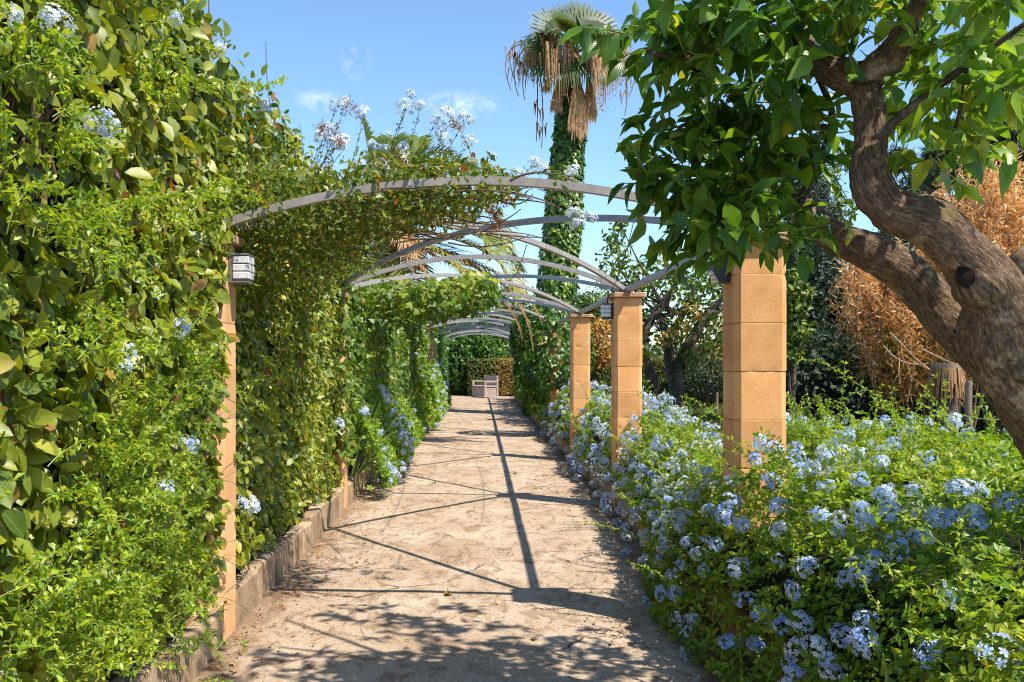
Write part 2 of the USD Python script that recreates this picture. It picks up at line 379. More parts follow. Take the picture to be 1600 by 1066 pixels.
M["stalk"] = plain("green_stalk", (.14, .20, .035), .55)
M["twig"] = plain("brown_twig", (.13, .085, .05), .8, spec=.2)
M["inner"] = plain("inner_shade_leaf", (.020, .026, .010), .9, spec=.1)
M["bark"] = bark("orange_bark", (.055, .032, .019), (.165, .105, .064), (.31, .225, .15), sc=(20, 62, 1), lichen=(.20, .155, .035), dist=.012, st=True)
M["pearbark"] = bark("pear_bark", (.035, .026, .020), (.10, .078, .058), (.20, .16, .12), sc=(14, 14, 9))
M["cut"] = plain("cut_wood", (.27, .20, .13), .8, spec=.2)
M["hole"] = plain("dark_hollow", (.02, .014, .01), .95, spec=.1)
M["sand"] = stone("orange_sandstone", (.53, .25, .088), (.67, .335, .13), (.73, .42, .20), scale=3.4, bump=.18, fine=80, dist=.005, lo=.87, hi=1.1)
M["cap"] = stone("weathered_cap_stone", (.28, .17, .09), (.46, .28, .15), (.52, .36, .22), scale=9, bump=.5, fine=60)
M["pale"] = stone("pale_peach_stone", (.56, .29, .125), (.64, .35, .165), (.69, .42, .22), scale=3.0, bump=.18, fine=80, dist=.005, lo=.87, hi=1.1)
M["kerb"] = stone("rough_edging_stone", (.20, .13, .075), (.36, .255, .155), (.47, .36, .24), scale=6, bump=.6, fine=45, dist=.015)
M["steel"] = plain("grey_painted_steel", (.29, .27, .255), .5, spec=.45)
M["lampbody"] = plain("grey_lamp_metal", (.16, .16, .17), .45)
M["lampdark"] = plain("dark_lamp_metal", (.035, .035, .04), .5)
M["lampslat"] = plain("white_lamp_slat", (.66, .66, .70), .45)
M["bench"] = plain("taupe_bench_plastic", (.40, .31, .275), .6)
M["wood"] = plain("grey_stake_wood", (.20, .155, .115), .85, spec=.2)
M["terracotta"] = plain("terracotta", (.40, .16, .08), .8, spec=.2)
M["wire"] = plain("dark_wire", (.03, .028, .026), .6)
M["soil"] = stone("dry_soil", (.10, .065, .035), (.17, .115, .065), (.26, .18, .10), scale=2.2, bump=.7, fine=30, dist=.03)


def path_material():
    n = {"g": ("geometry", {}), "a": ("noise_texture", dict(scale=1.1, detail=7.0, roughness=.65)), "b": ("noise_texture", dict(scale=55.0, detail=5.0, roughness=.75)),
         "mp": ("mapping", dict(scale=(1.0, .55, 1.0))), "c": ("noise_texture", dict(scale=6.5, detail=8.0, roughness=.72, distortion=.8)),
         "r": ("rgb_ramp", {"ramp": [(.24, (.28, .195, .125)), (.42, (.42, .312, .218)), (.58, (.50, .39, .288)), (.76, (.575, .475, .37))]}),
         "cm": ("map_range", dict(from_min=.49, from_max=.62, to_min=0.0, to_max=.85, clamp=True)), "cx": ("mix_color", dict(b=(.235, .155, .092))),
         "fm": ("map_range", dict(from_min=.32, from_max=.68, to_min=.55, to_max=1.27)), "fc": ("combine_color", {}), "m": ("mix_color", dict(blend_type="multiply", fac=1.0, use_clamp=False)),
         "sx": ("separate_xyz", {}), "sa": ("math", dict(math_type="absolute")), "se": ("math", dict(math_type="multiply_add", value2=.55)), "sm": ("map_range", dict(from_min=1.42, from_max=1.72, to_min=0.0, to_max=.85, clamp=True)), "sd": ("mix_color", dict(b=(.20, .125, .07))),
         "w": ("noise_texture", dict(scale=2.5, detail=4.0)), "wv": ("vector_math", dict(math_type="multiply_add", vector2=(.35, .35, .35))), "v": ("voronoi_texture", dict(scale=.55, feature="distance_to_edge")),
         "vm": ("map_range", dict(from_min=.002, from_max=.007, to_min=1.0, to_max=0.0, clamp=True)), "vn": ("map_range", dict(from_min=.45, from_max=.6, clamp=True)), "vv": ("math", dict(math_type="multiply")),
         "vx": ("mix_color", dict(b=(.10, .065, .04))), "hh": ("math", dict(math_type="multiply_add", value2=-1.2)),
         "bp": ("bump", dict(strength=.75, distance=.012)), "p": ("principled_bsdf", dict(roughness=.9, specular_ior_level=.2))}
    l = [("g.position", "a.vector"), ("g.position", "b.vector"), ("g.position", "mp.vector"), ("mp.vector", "c.vector"), ("a.fac", "r.fac"), ("c.fac", "cm.value"), ("cm.result", "cx.fac"), ("r.color", "cx.a"),
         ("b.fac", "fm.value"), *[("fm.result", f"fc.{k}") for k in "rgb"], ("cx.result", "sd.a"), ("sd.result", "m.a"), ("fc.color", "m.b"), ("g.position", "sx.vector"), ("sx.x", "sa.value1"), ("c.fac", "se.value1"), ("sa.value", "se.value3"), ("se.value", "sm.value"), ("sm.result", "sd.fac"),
         ("g.position", "w.vector"), ("w.color", "wv.vector1"), ("g.position", "wv.vector3"), ("wv.vector", "v.vector"), ("v.distance", "vm.value"), ("a.fac", "vn.value"), ("vm.result", "vv.value1"), ("vn.result", "vv.value2"),
         ("vv.value", "vx.fac"), ("m.result", "vx.a"), ("vx.result", "p.base_color"), ("vv.value", "hh.value1"), ("b.fac", "hh.value3"), ("hh.value", "bp.height"), ("bp.normal", "p.normal")]
    return usdkit.material(stage, "/World/Looks/worn_path", n, l, surface="p.BSDF")


M["path"] = path_material()


# ------------------------------------------------------------------ ground and path
def sheet(x0, x1, y0, y1, nx, ny, z, amp=0.0, scale=1.0, seed=0):
    X, Y = np.meshgrid(np.linspace(x0, x1, nx), np.linspace(y0, y1, ny))
    p = np.stack([X, Y, np.zeros_like(X)], -1)
    Z = z + amp * (meshkit.fbm(p * scale, 4, seed) - .5)
    V = np.stack([X, Y, Z], -1).reshape(-1, 3)
    i, j = np.meshgrid(np.arange(ny - 1), np.arange(nx - 1), indexing="ij")
    q = np.stack([i * nx + j, i * nx + j + 1, (i + 1) * nx + j + 1, (i + 1) * nx + j], -1).reshape(-1, 4)
    return V, np.vstack([q[:, [0, 1, 2]], q[:, [0, 2, 3]]])


g = MB()
g.add([(-600, -400, -.05), (600, -400, -.05), (600, 900, -.05), (-600, 900, -.05)], [(0, 1, 2, 3)])
g.build(None, "ground", M["soil"], kind="structure")
V, Fc = sheet(-1.55, 1.55, -3, 39.2, 40, 420, 0.0, .022, 1.3)
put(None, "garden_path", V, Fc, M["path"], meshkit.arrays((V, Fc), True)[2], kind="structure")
V, Fc = sheet(-7, 8, 39.1, 60, 30, 40, -.012, .02, 1.0, 3)
put(None, "far_clearing", V, Fc, M["path"], meshkit.arrays((V, Fc), True)[2], kind="structure")
for nm, x0, x1 in (("flower_bed_soil", 1.46, 9.0), ("hedge_bed_soil", -5.0, -1.46)):
    V, Fc = sheet(x0, x1, -2, 38.8, 50, 120, .10, .10, 1.5, 5)
    put(None, nm, V, Fc, M["soil"], meshkit.arrays((V, Fc), True)[2], kind="structure")

S, Y1, ROWX, TOP, NROW = 4.68, 5.41, 1.60, 2.325, 8     # pergola: bay, first row, row offset, pillar height, rows
rowy = [Y1 + S * k for k in range(NROW)]
W2, CH, COURSE = .15, .034, .276

# low edging walls of upright slabs beside the path
for side, lab in ((-1, "low edging wall of rough tan slabs below the leafy left hedge"), (1, "low edging wall of upright tan slabs under the blue flower bed")):
    kw = thing("edging_wall", lab, "low wall", "edging walls along the path")
    far = MB()
    stops = [1.6] + [q for k in range(NROW) for q in (rowy[k] - W2 - .006, rowy[k] + W2 + .006)] + [38.75]
    for ya, yb in zip(stops[::2], stops[1::2]):
        nsl = max(1, round((yb - ya) / (.50 if side < 0 else .43)))
        w = R.uniform(.75, 1.3, nsl); w = np.r_[0, np.cumsum(w) / w.sum()] * (yb - ya) + ya
        for y, y2 in zip(w[:-1], w[1:]):
            L = y2 - y
            hgt, th = R.uniform(.20, .26), .11
            m = rbox((th, L - .012, hgt + .1), .016)
            m = m.subdivide_to_size(.10) if y < 12 else m
            v = m.vertices
            v += .022 * (meshkit.fbm(v * 9 + y * 3.7, 3)[:, None] - .5) * np.sign(v)
            m.apply_transform(trimesh.transformations.rotation_matrix(R.normal(0, .018), [0, 0, 1]) @ trimesh.transformations.rotation_matrix(R.normal(0, .02), [1, 0, 0]))
            m.apply_translation((side * (1.503 + R.uniform(-.012, .012)), y + L / 2, hgt / 2 - .05))
            if y < 17:
                put_mesh(kw, "edging_slab", m, M["kerb"], smooth=35, tone=R.uniform(.1, 1))
            else:
                far.mesh(m, R.uniform(.1, 1))
    far.build(kw, "far_edging", M["kerb"], kind="stuff")

# ------------------------------------------------------------------ pergola


def octo(h, c):
    return np.array([(h, -h + c), (h, h - c), (h - c, h), (-h + c, h), (-h, h - c), (-h, -h + c), (-h + c, -h), (h - c, -h)])


def block(h, c, z0, z1, b):
    pts = np.vstack([np.c_[octo(h - b, c), np.full(8, z0)], np.c_[octo(h, c), np.full(8, z0 + b)], np.c_[octo(h, c), np.full(8, z1 - b)], np.c_[octo(h - b, c), np.full(8, z1)]])
    return trimesh.convex.convex_hull(pts)


def make_pillar(label, mat, x, y):
    t = thing("stone_pillar", label, "pillar", "sandstone pillars of the pergola", (x, y, 0))
    z = -.12
    while z < TOP - .06:
        z1 = min(z + COURSE, TOP - .052)
        if TOP - .052 - z1 < .08:
            z1 = TOP - .052
        bm = block(W2 + R.uniform(-.0015, .0015), CH, z, z1 - .001, .0032).subdivide_to_size(.045)
        wv = bm.vertices; wn = np.c_[wv[:, :2], 0 * wv[:, 2]]; wn = wn / np.linalg.norm(wn, axis=1, keepdims=True)
        edge = np.clip(1 - np.minimum(wv[:, 2] - z, z1 - wv[:, 2]) / .03, 0, 1)
        chip = np.clip(meshkit.fbm(wv * 16 + len(label), 3, 3) - .56, 0, 1) * 6 * .012 * edge
        bm.vertices = wv - wn * (chip + .003 * (meshkit.fbm(wv * 7, 3, 6) - .5))[:, None]
        put_mesh(t, "block", bm, mat, smooth=35, tone=R.uniform(.2, .85))
        z = z1
    put_mesh(t, "cap", block(W2 + .042, CH, TOP - .05, TOP, .007), M["cap"], tone=.5)
    return t


RLAB = ["nearest sandstone pillar standing in the blue flowers beside the orange tree", "second sandstone pillar along the flower bed, white slatted lamp on its left side",
        "third sandstone pillar along the flower bed, last one free of ivy", "fourth pillar along the flower bed, half hidden in dark ivy",
        "fifth pillar along the flower bed behind the ivy", "sixth pillar along the flower bed far down the path", "seventh pillar along the flower bed near the bench", "last pillar along the flower bed beside the bench"]
LLAB = ["nearest peach pillar in the leafy hedge with a grey lamp", "second peach pillar in the hedge, thin strip showing above the edging", "third hedge side pillar under the creeper, small lamp on it",
        "fourth hedge side pillar hidden behind the creeper", "fifth hedge side pillar down the path", "sixth hedge side pillar down the path", "seventh hedge side pillar far down the path", "last hedge side pillar near the end of the path"]
p0 = make_pillar(RLAB[0], M["sand"], ROWX, rowy[0])
for k in range(1, NROW):
    copy_of(p0, RLAB[k], (ROWX, rowy[k], 0), 90 * (k % 4))
p1 = make_pillar(LLAB[0], M["pale"], -ROWX, rowy[0])
for k in range(1, NROW):
    copy_of(p1, LLAB[k], (-ROWX, rowy[k], 0), 90 * (k % 4))


def arch(a, b, rise, name, label, cat="arch", group="grey steel arches of the pergola", r=.024, n=25):
    t = np.linspace(0, 1, n)[:, None]
    p = np.array(a) * (1 - t) + np.array(b) * t
    p[:, 2] += (4 * rise * t * (1 - t))[:, 0]
    mb = MB().tube(p, r, square=True)
    o = thing(name, label, cat, group)
    mb.build(o, "steel_tube", M["steel"], smooth=30)
    for e in (0, -1):
        MB().box(p[e] + [0, 0, -.018], (.10, .10, .012), bevel=.002).build(o, "foot_plate", M["steel"])
    return o


Z0 = TOP + .03
ORD = ["nearest", "second", "third", "fourth", "fifth", "sixth", "seventh", "eighth"]
for k in range(NROW):
    arch((-ROWX, rowy[k], Z0), (ROWX, rowy[k], Z0), [.29, .37, .33][min(k, 2)], "pergola_arch", f"{ORD[k]} grey steel arch spanning the path straight across")
for k in range(NROW - 1):
    arch((ROWX - .02, rowy[k] + .03, Z0), (-ROWX + .02, rowy[k + 1] - .03, Z0), .34, "diagonal_arch", f"grey diagonal arch rising from the {ORD[k]} flower bed pillar across to the hedge", "diagonal arch", "grey steel diagonals of the pergola", .0225)
    arch((-ROWX + .02, rowy[k] + .03, Z0), (ROWX - .02, rowy[k + 1] - .03, Z0 + .006), .352, "diagonal_arch", f"grey diagonal arch rising from the {ORD[k]} hedge side pillar across to the flower bed", "diagonal arch", "grey steel diagonals of the pergola", .0225)
    for sx, nm in ((1, "flower bed"), (-1, "hedge side")):
        arch((sx * ROWX, rowy[k] + .035, Z0 + .004), (sx * ROWX, rowy[k + 1] - .035, Z0 + .004), 0.0, "side_beam", f"straight grey beam joining the {ORD[k]} and next pillar tops on the {nm}", "beam", "straight grey beams of the pergola", .026, 3)

for k, (a, b) in enumerate([(P(823, 383, 7.5), P(790, 436, 11.6)), (P(1010, 352, 8.0), P(880, 470, 13.5)), (P(1000, 300, 8.5), P(955, 455, 10.0))]):
    s = np.linspace(0, 1, 9)[:, None]
    pts = a * (1 - s) + b * s; pts[:, 2] -= (.12 * 4 * s * (1 - s))[:, 0]
    o = thing("support_wire", ["thin dark wire hanging between the middle arches in front of the palm frond", "thin dark wire sagging past the ivy clad palm trunk", "thin dark wire dropping to the second pillar top"][k], "wire", "thin wires under the pergola")
    MB().tube(pts, .004, 4).build(o, "wire_strand", M["wire"])


def lamp(sx, k, label, dark):
    """A lamp on the path side of a pillar: a wedge on the first right pillar, else a box with three wrapped slats."""
    o = thing("wall_lamp", label, "wall lamp", "lamps on the pergola pillars", (sx * (ROWX - W2), rowy[k], 2.13), 0)
    d = -sx
    def ext(pr, w):
        return trimesh.convex.convex_hull(np.array([(d * x, y, z) for y in (-w, w) for x, z in pr]))
    body = M["lampdark" if dark else "lampbody"]
    if sx > 0 and k == 0:
        put_mesh(o, "lamp_body", ext([(.002, .085), (.045, .085), (.105, -.005), (.062, -.082), (.002, -.082)], .062), body)
        a, b = np.array((.105, -.005)), np.array((.062, -.082)); u = (b - a) / np.linalg.norm(b - a); nr = np.array([-u[1], u[0]]) * (1 if u[1] < 0 else -1)
        for q in range(3):
            c = a + (b - a) * (.2 + .3 * q)
            put_mesh(o, "slat", ext([c + nr * .001 - u * .012, c + nr * .009 - u * .008, c + nr * .006 + u * .012, c + nr * .001 + u * .012], .05), M["lampslat"])
        return o
    bx = rbox((.112, .118, .168), .005); bx.apply_translation((d * .058, 0, 0)); put_mesh(o, "lamp_body", bx, body)
    for q in range(3):
        bx = rbox((.094, .132, .039), .004); bx.apply_translation((d * .0755, 0, .050 - .045 * q)); put_mesh(o, "slat", bx, M["lampslat"])
    bx = rbox((.118, .136, .012), .003); bx.apply_translation((d * .0615, 0, .081)); put_mesh(o, "lid", bx, body)
    return o


lamp(-1, 0, "grey louvred lamp on the nearest hedge side pillar", False)
lamp(1, 0, "black wedge lamp on the nearest flower bed pillar", True)
lamp(1, 1, "dark framed white slatted lamp on the second flower bed pillar", True)
lamp(-1, 2, "small white slatted lamp deep in the creeper", False)
lamp(1, 3, "small slatted lamp among the ivy on the fourth flower bed pillar", False)
cb = thing("lamp_cable", "black cable looping from the second pillar cap to its lamp", "cable")
MB().tube(spline([(1.46, 10.0, 2.33), (1.40, 10.0, 2.30), (1.385, 10.05, 2.24), (1.395, 10.09, 2.20)], 10), .006, 5).build(cb, "cable_strand", M["wire"])


# ------------------------------------------------------------------ flower heads
def head_shape(seed, n=20, r=.046):
    """A domed cluster of five-petalled flowers on thin tubes."""
    rr = np.random.default_rng(seed)
    V, Fc, T = [], [], []
    k = 0
    for i in range(n):
        z = 1 - 1.15 * (i + .5) / n; a = i * 2.39996 + rr.normal(0, .25)
        d = np.array([math.sqrt(max(0, 1 - z * z)) * math.cos(a), math.sqrt(max(0, 1 - z * z)) * math.sin(a), z]) + rr.normal(0, .12, 3)
        d /= np.linalg.norm(d)
        c = d * r * rr.uniform(.85, 1.15) + [0, 0, .004]
        nn = unit(d + rr.normal(0, .25, 3)); u = unit(np.cross(nn, [.3, .5, .81])); w = np.cross(nn, u)
        tone = rr.uniform(.3, 1)
        ph = rr.uniform(0, 1.2)
        for q in range(5):
            an = ph + q * 2 * math.pi / 5
            e = math.cos(an) * u + math.sin(an) * w; s = np.cross(nn, e)
            l = .0135 * rr.uniform(.9, 1.1)
            V += [c, c + e * l * .58 + s * l * .33 + nn * .001, c + e * l * .95 + s * l * .20 - nn * .0015, c + e * l * .95 - s * l * .20 - nn * .0015, c + e * l * .58 - s * l * .33 + nn * .001]
            T += [tone - .35, tone, tone, tone, tone]
            Fc += [(k, k + 1, k + 2), (k, k + 2, k + 3), (k, k + 3, k + 4)]; k += 5
        b = np.array([0, 0, -.012]); s = unit(np.cross(d, [.1, .9, .3])) * .0012
        V += [c + s, c - s, b]; T += [0.1] * 3; Fc += [(k, k + 1, k + 2)]; k += 3
    return np.array(V), np.array(Fc), np.array(T)


HEADS = [head_shape(i, n) for i, n in enumerate((24, 30, 34, 18, 28, 26, 13, 38))]


def flower(parent, p, up=(0, 0, 1), s=1.0, tone=0.0, name="flower_head"):
    V, Fc, T = HEADS[R.integers(len(HEADS))]
    z = unit(np.asarray(up, float) + R.normal(0, .22, 3)); x = unit(np.cross(z, R.normal(size=3))); y = np.cross(z, x)
    sq = R.uniform(.68, 1.2, 3) * s
    W = np.asarray(p) + (V * sq) @ np.stack([x, y, z])
    return put(parent, name, W, Fc, M["petal"], None, np.clip(T + tone + R.normal(0, .08), 0, 1))


def seed_head(parent, p, s=1.0):
    n = 60
    f = Foliage()
    pos = np.asarray(p) + R.normal(0, .018 * s, (n, 3))
    f.leaves(STRAP, pos, rdir(n), rdir(n), R.uniform(.02, .04, n) * s, .006 * s, R.uniform(0, 1, n))
    f.build(parent, M["seed"], stuff="seed_head")


def shoot(fo, stalks, pts, leaf=.038, gap=.022, tone=(.35, .95), rad=.0022, shapes=SPOON, wr=.42, whorl=5):
    """A thin stem with whorls of small leaves along it."""
    c = spline(pts, 14)
    stalks.tube(c, np.linspace(rad, rad * .5, len(c)), 4)
    L = np.linalg.norm(np.diff(c, axis=0), axis=1).sum()
    m = max(3, int(L / gap))
    u = np.linspace(.12, 1, m) * (len(c) - 1)
    base = np.stack([np.interp(u, np.arange(len(c)), c[:, k]) for k in range(3)], 1)
    base = np.repeat(base, whorl, 0) + R.normal(0, .004, (m * whorl, 3))
    t = unit(c[-1] - c[0])
    ax = unit(rdir(len(base)) + .55 * t)
    fo.leaves(shapes, base, ax, unit(np.array([0, 0, 1.0]) + .6 * rdir(len(base))), leaf * R.uniform(.55, 1.1, len(base)), leaf * wr * R.uniform(.8, 1.1, len(base)), R.uniform(*tone, len(base)))
    return c[-1]


# ------------------------------------------------------------------ left hedges
def bump_face(y, z, amp, seed):
    p = np.stack([np.full_like(y, seed * 3.3), y, z], -1)
    return amp * 2 * (meshkit.fbm(p * 1.1, 3, seed) - .5) + amp * .8 * (meshkit.fbm(p * 3.5, 2, seed + 9) - .5)


def hedge_points(n, face, y0, y1, z0, z1, amp, seed, deep):
    """Points in the leafy skin of an upright hedge face (towards +x) and of its rounded top."""
    y = R.uniform(y0, y1, n); z = R.uniform(z0, z1 + .35, n)
    over = np.clip(z - z1 + .15, 0, None)
    back = np.where(z > z1 - .15, R.uniform(0, 1.1, n), 0)
    ztop = z1 + .10 * np.sin(y * 2.1 + seed) + .22 * (meshkit.fbm(np.stack([y * 1.5, y * 0, y * 0 + seed], -1), 3) - .4)
    low = np.clip((z0 + .35 - z) / .35, 0, 1)
    z0v = z0 + .22 * meshkit.fbm(np.stack([y * 2.0, y * 0, y * 0 + 7 + seed], -1), 3)
    low = low * 0
    x = face + bump_face(y, z, amp, seed) - over ** 2 * 2.2 - back - R.exponential(deep, n)
    keep = (z < ztop) & (z > z0v)
    if seed == 1:      # a bare gap near the top shows the branches
        keep &= ~((((y - 3.05) / .34) ** 2 + ((z - 2.28) / .26) ** 2 < 1) & (R.random(n) < .86))
    return np.stack([x, y, z], -1)[keep]


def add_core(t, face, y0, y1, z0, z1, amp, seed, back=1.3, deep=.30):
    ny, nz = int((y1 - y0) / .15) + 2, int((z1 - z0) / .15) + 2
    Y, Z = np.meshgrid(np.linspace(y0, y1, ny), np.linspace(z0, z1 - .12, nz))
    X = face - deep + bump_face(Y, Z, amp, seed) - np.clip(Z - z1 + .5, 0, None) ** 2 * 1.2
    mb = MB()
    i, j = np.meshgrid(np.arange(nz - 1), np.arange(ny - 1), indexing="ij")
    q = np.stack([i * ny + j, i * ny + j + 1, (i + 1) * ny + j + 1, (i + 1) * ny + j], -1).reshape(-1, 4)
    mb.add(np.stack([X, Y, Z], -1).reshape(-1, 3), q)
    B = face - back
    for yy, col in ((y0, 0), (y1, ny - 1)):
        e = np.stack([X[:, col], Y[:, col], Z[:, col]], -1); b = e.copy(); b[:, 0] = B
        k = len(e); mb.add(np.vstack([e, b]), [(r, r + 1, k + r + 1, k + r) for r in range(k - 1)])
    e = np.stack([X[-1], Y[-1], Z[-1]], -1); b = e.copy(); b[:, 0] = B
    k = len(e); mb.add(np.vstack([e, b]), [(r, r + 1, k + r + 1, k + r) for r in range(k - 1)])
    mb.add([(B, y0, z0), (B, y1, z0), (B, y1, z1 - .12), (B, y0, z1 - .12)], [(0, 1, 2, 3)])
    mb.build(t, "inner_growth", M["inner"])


def twigs(t, n, face, y0, y1, z0, z1, name="branch", mat="twig", rad=(.003, .012), lng=(.25, .8)):
    mb = MB()
    for _ in range(n):
        a = np.array([face - R.uniform(.10, .30), R.uniform(y0, y1), R.uniform(z0, z1)])
        d = unit(np.array([R.normal(-.05, .12), R.normal(0, .7), R.normal(.5, .6)])) * R.uniform(*lng)
        mb.tube(spline([a, a + d * .5 + R.normal(0, .04, 3), a + d], 6), np.linspace(R.uniform(*rad), .0025, 6), 5)
    mb.build(t, name, M[mat], kind="stuff")


def hedge(name, label, cat, group, mat, shapes, n, face, y0, y1, z0, z1, amp, seed, size, wr, tone, deep=.07, parts=300, n_twig=60, hang=.9, brown=.03, core=.26):
    t = thing(name, label, cat, group)
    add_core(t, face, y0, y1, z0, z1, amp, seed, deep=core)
    p = hedge_points(n, face, y0, y1, z0, z1, amp, seed, deep)
    k = len(p)
    top = np.clip((p[:, 2] - z1 + .35) / .5, 0, 1)[:, None]
    out = unit(np.array([1.0, -.35, .35]) * (1 - top) + np.array([.35, -.2, 1.0]) * top + .62 * R.normal(size=(k, 3)))
    ax = unit(np.array([.35, -.1, -hang]) * (1 - top) + np.array([.4, -.2, .8]) * top + .75 * R.normal(size=(k, 3)))
    L = R.uniform(.5, 1.22, k) * size
    patch = meshkit.fbm(p * 1.6, 3, seed + 4)
    tn = np.clip(R.beta(2.2, 2.2, k) * .75 * tone + .42 * (patch - .35), 0, .88)
    tn = np.where(R.random(k) < brown, R.uniform(.9, 1, k), tn)
    fo = Foliage().leaves(shapes, p, ax, out, L, L * wr * R.uniform(.85, 1.15, k), tn)
    fo.build(t, M[mat], parts)
    if n_twig:
        twigs(t, n_twig, face, y0, y1, z0, z1)
    return t


near = hedge("climber_hedge", "tall near hedge of big glossy leaves left of the lamp pillar", "hedge", "hedges along the left of the path", "hedge", OVAL, 15500, -1.435, 1.3, 5.235, .30, 3.58, .09, 1, .100, .56, 1.0, deep=.075, parts=300, n_twig=90, brown=.045)
hedge("climber_hedge", "glossy leaved hedge between the lamp pillar and the second hedge pillar", "hedge", "hedges along the left of the path", "hedge", OVAL, 16500, -1.50, 5.50, 10.0, .16, 3.58, .15, 2, .080, .52, 1.0, deep=.07, parts=300, n_twig=120, brown=.05)
hedge("creeper_wall", "yellow green creeper wall beyond the second hedge pillar", "creeper", "creepers on the left of the path", "creeper", LOBED, 12500, -1.39, 9.72, 16.0, .45, 3.0, .12, 3, .105, .95, .95, deep=.08, parts=200, n_twig=50, hang=1.1)
hedge("creeper_wall", "deep green creeper wall beside the far flowers on the left", "creeper", "creepers on the left of the path", "creeper", LOBED, 11000, -1.38, 16.0, 26.0, .3, 2.9, .20, 4, .12, .95, .9, deep=.1, parts=0, n_twig=0, hang=1.1)
hedge("creeper_wall", "farthest creeper wall near the end of the path", "creeper", "creepers on the left of the path", "ivy", LOBED, 9000, -1.36, 26.0, 39.0, .2, 3.0, .22, 5, .14, .95, .9, deep=.1, parts=0, n_twig=0, hang=1.1)

# upright branches seen in the gap at the top of the near hedge
b = thing("bare_branches", "bare brown branches showing through the near hedge top", "branches")
for _ in range(26):
    a = PX(R.uniform(-30, 90), R.uniform(170, 340), -1.50); c = a + np.array([R.normal(.02, .05), R.uniform(-.2, .45), R.uniform(.25, .6)])
    MB().tube(spline([a, (a + c) / 2 + R.normal(0, .03, 3), c], 7), np.linspace(R.uniform(.005, .011), .003, 7), 5).build(b, "branch", M["twig"], smooth=40)

# plumbago that scrambles over the near hedge
t = thing("plumbago_climber", "light green plumbago scrambling over the near hedge with a few blue heads", "climber")
fo, st = Foliage(), MB()
for cx, cy, rx, ry, n in ((120, 990, 170, 110, 120), (250, 880, 110, 70, 46), (200, 780, 130, 60, 50), (240, 660, 110, 60, 36), (150, 545, 120, 30, 20), (60, 100, 80, 60, 16), (130, 350, 130, 60, 36), (300, 560, 60, 60, 14), (330, 330, 60, 50, 14), (230, 120, 60, 60, 12), (80, 240, 60, 60, 12)):
    for _ in range(n):
        px, py = R.normal(cx, rx * .5), R.normal(cy, ry * .5)
        if px > 372 or py > 1075:
            continue
        a = PX(min(px, 340), py, -1.34 + R.uniform(-.05, .06))
        d = unit(np.array([R.uniform(.05, .5), R.normal(.5, .7), R.normal(.12, .35)])) * R.uniform(.12, .34)
        shoot(fo, st, [a, a + d * .5 + [0, 0, .03], a + d + [0, 0, R.normal(0, .04)]], leaf=.034, gap=.026)
for pts in ([(250, 330), (420, 350), (560, 420), (620, 440)], [(150, 330), (320, 300), (470, 350)], [(300, 590), (420, 640), (520, 700)], [(320, 650), (420, 590), (540, 560)], [(300, 860), (365, 845), (400, 850)], [(290, 690), (360, 650), (420, 655)], [(300, 130), (380, 135), (445, 122)], [(210, 30), (280, 20), (310, -10)]):
    q = [PX(min(a, 560), b_, -1.32 + .05 * i) if a < 400 else P(a, b_, 5.6 + .4 * i) for i, (a, b_) in enumerate(pts)]
    shoot(fo, st, q, leaf=.036, gap=.05, whorl=4)
st.build(t, "stem", M["stalk"], kind="stuff")
fo.build(t, M["plum"], 300)
for px, py, s in ((155, 198, 1.0), (170, 205, .8), (85, 38, .9), (283, 513, .85), (200, 548, .7), (193, 572, .6), (292, 697, 1.0), (258, 768, .8), (388, 790, 1.25), (410, 166, 1.1), (340, 78, .8), (275, 30, .7), (425, 385, .6), (18, 30, .6), (530, 662, 1.0)):
    p = PX(px, py, -1.27) if px < 400 else P(px, py, 6.2 if px < 500 else 8.9)
    flower(t, p, (.7, -.6, .5), s * 1.1, .2)

# the vine over the first arches
t = thing("roof_vine", "flowering vine sprawling over the nearest arch with pale blue heads against the sky", "vine")
fo, st = Foliage(), MB()


def arch_z(x, y):
    return Z0 + .31 * (1 - (x / ROWX) ** 2)


n = 16000
x = -1.75 + 2.35 * R.beta(.8, 2.2, n)
y = np.where(R.random(n) < .26, 5.22, 5.47) + np.interp(x, [-1.75, -1.2, -.6, 0, .5], [3.4, 2.4, 1.4, .8, .4]) * R.random(n) ** 1.3
clump = meshkit.fbm(np.stack([x * 2.2, y * 2.2, 0 * x], -1), 3, 14)
up_, dn_ = np.interp(x, [-1.8, -.9, -.3, .1, .5], [.34, .20, .15, .09, .05]), np.interp(x, [-1.8, -.9, -.4, .1, .5], [.42, .26, .19, .10, .04])
q = R.random(n)
z = arch_z(x, y) - dn_ * (.4 + 1.1 * clump) + (up_ * (.3 + 1.3 * clump) + dn_ * (.4 + 1.1 * clump)) * q
ok = clump > .36 + .10 * (x > -.5)
x, y, z = x[ok], y[ok], z[ok]; n = len(x)
fo.leaves(SPOON, np.stack([x, y, z], -1), rdir(n), jit((0, -.3, .8), n, .7), R.uniform(.035, .075, n), R.uniform(.018, .034, n), np.clip(R.beta(2, 2, n) * .9 + (R.random(n) < .08) * .5, 0, 1))
for _ in range(55):
    a = np.array([R.uniform(-1.5, .2), R.uniform(5.3, 7.5), 0]); a[2] = arch_z(a[0], 0) + R.uniform(-.14, .0)
    d = np.array([R.uniform(.2, .7), R.normal(0, .35), R.normal(-.02, .03)]); d[0] = min(d[0], .55 - a[0])
    st.tube(spline([a, a + d * .5 + R.normal(0, .04, 3), a + d], 8), np.linspace(.008, .003, 8), 5)
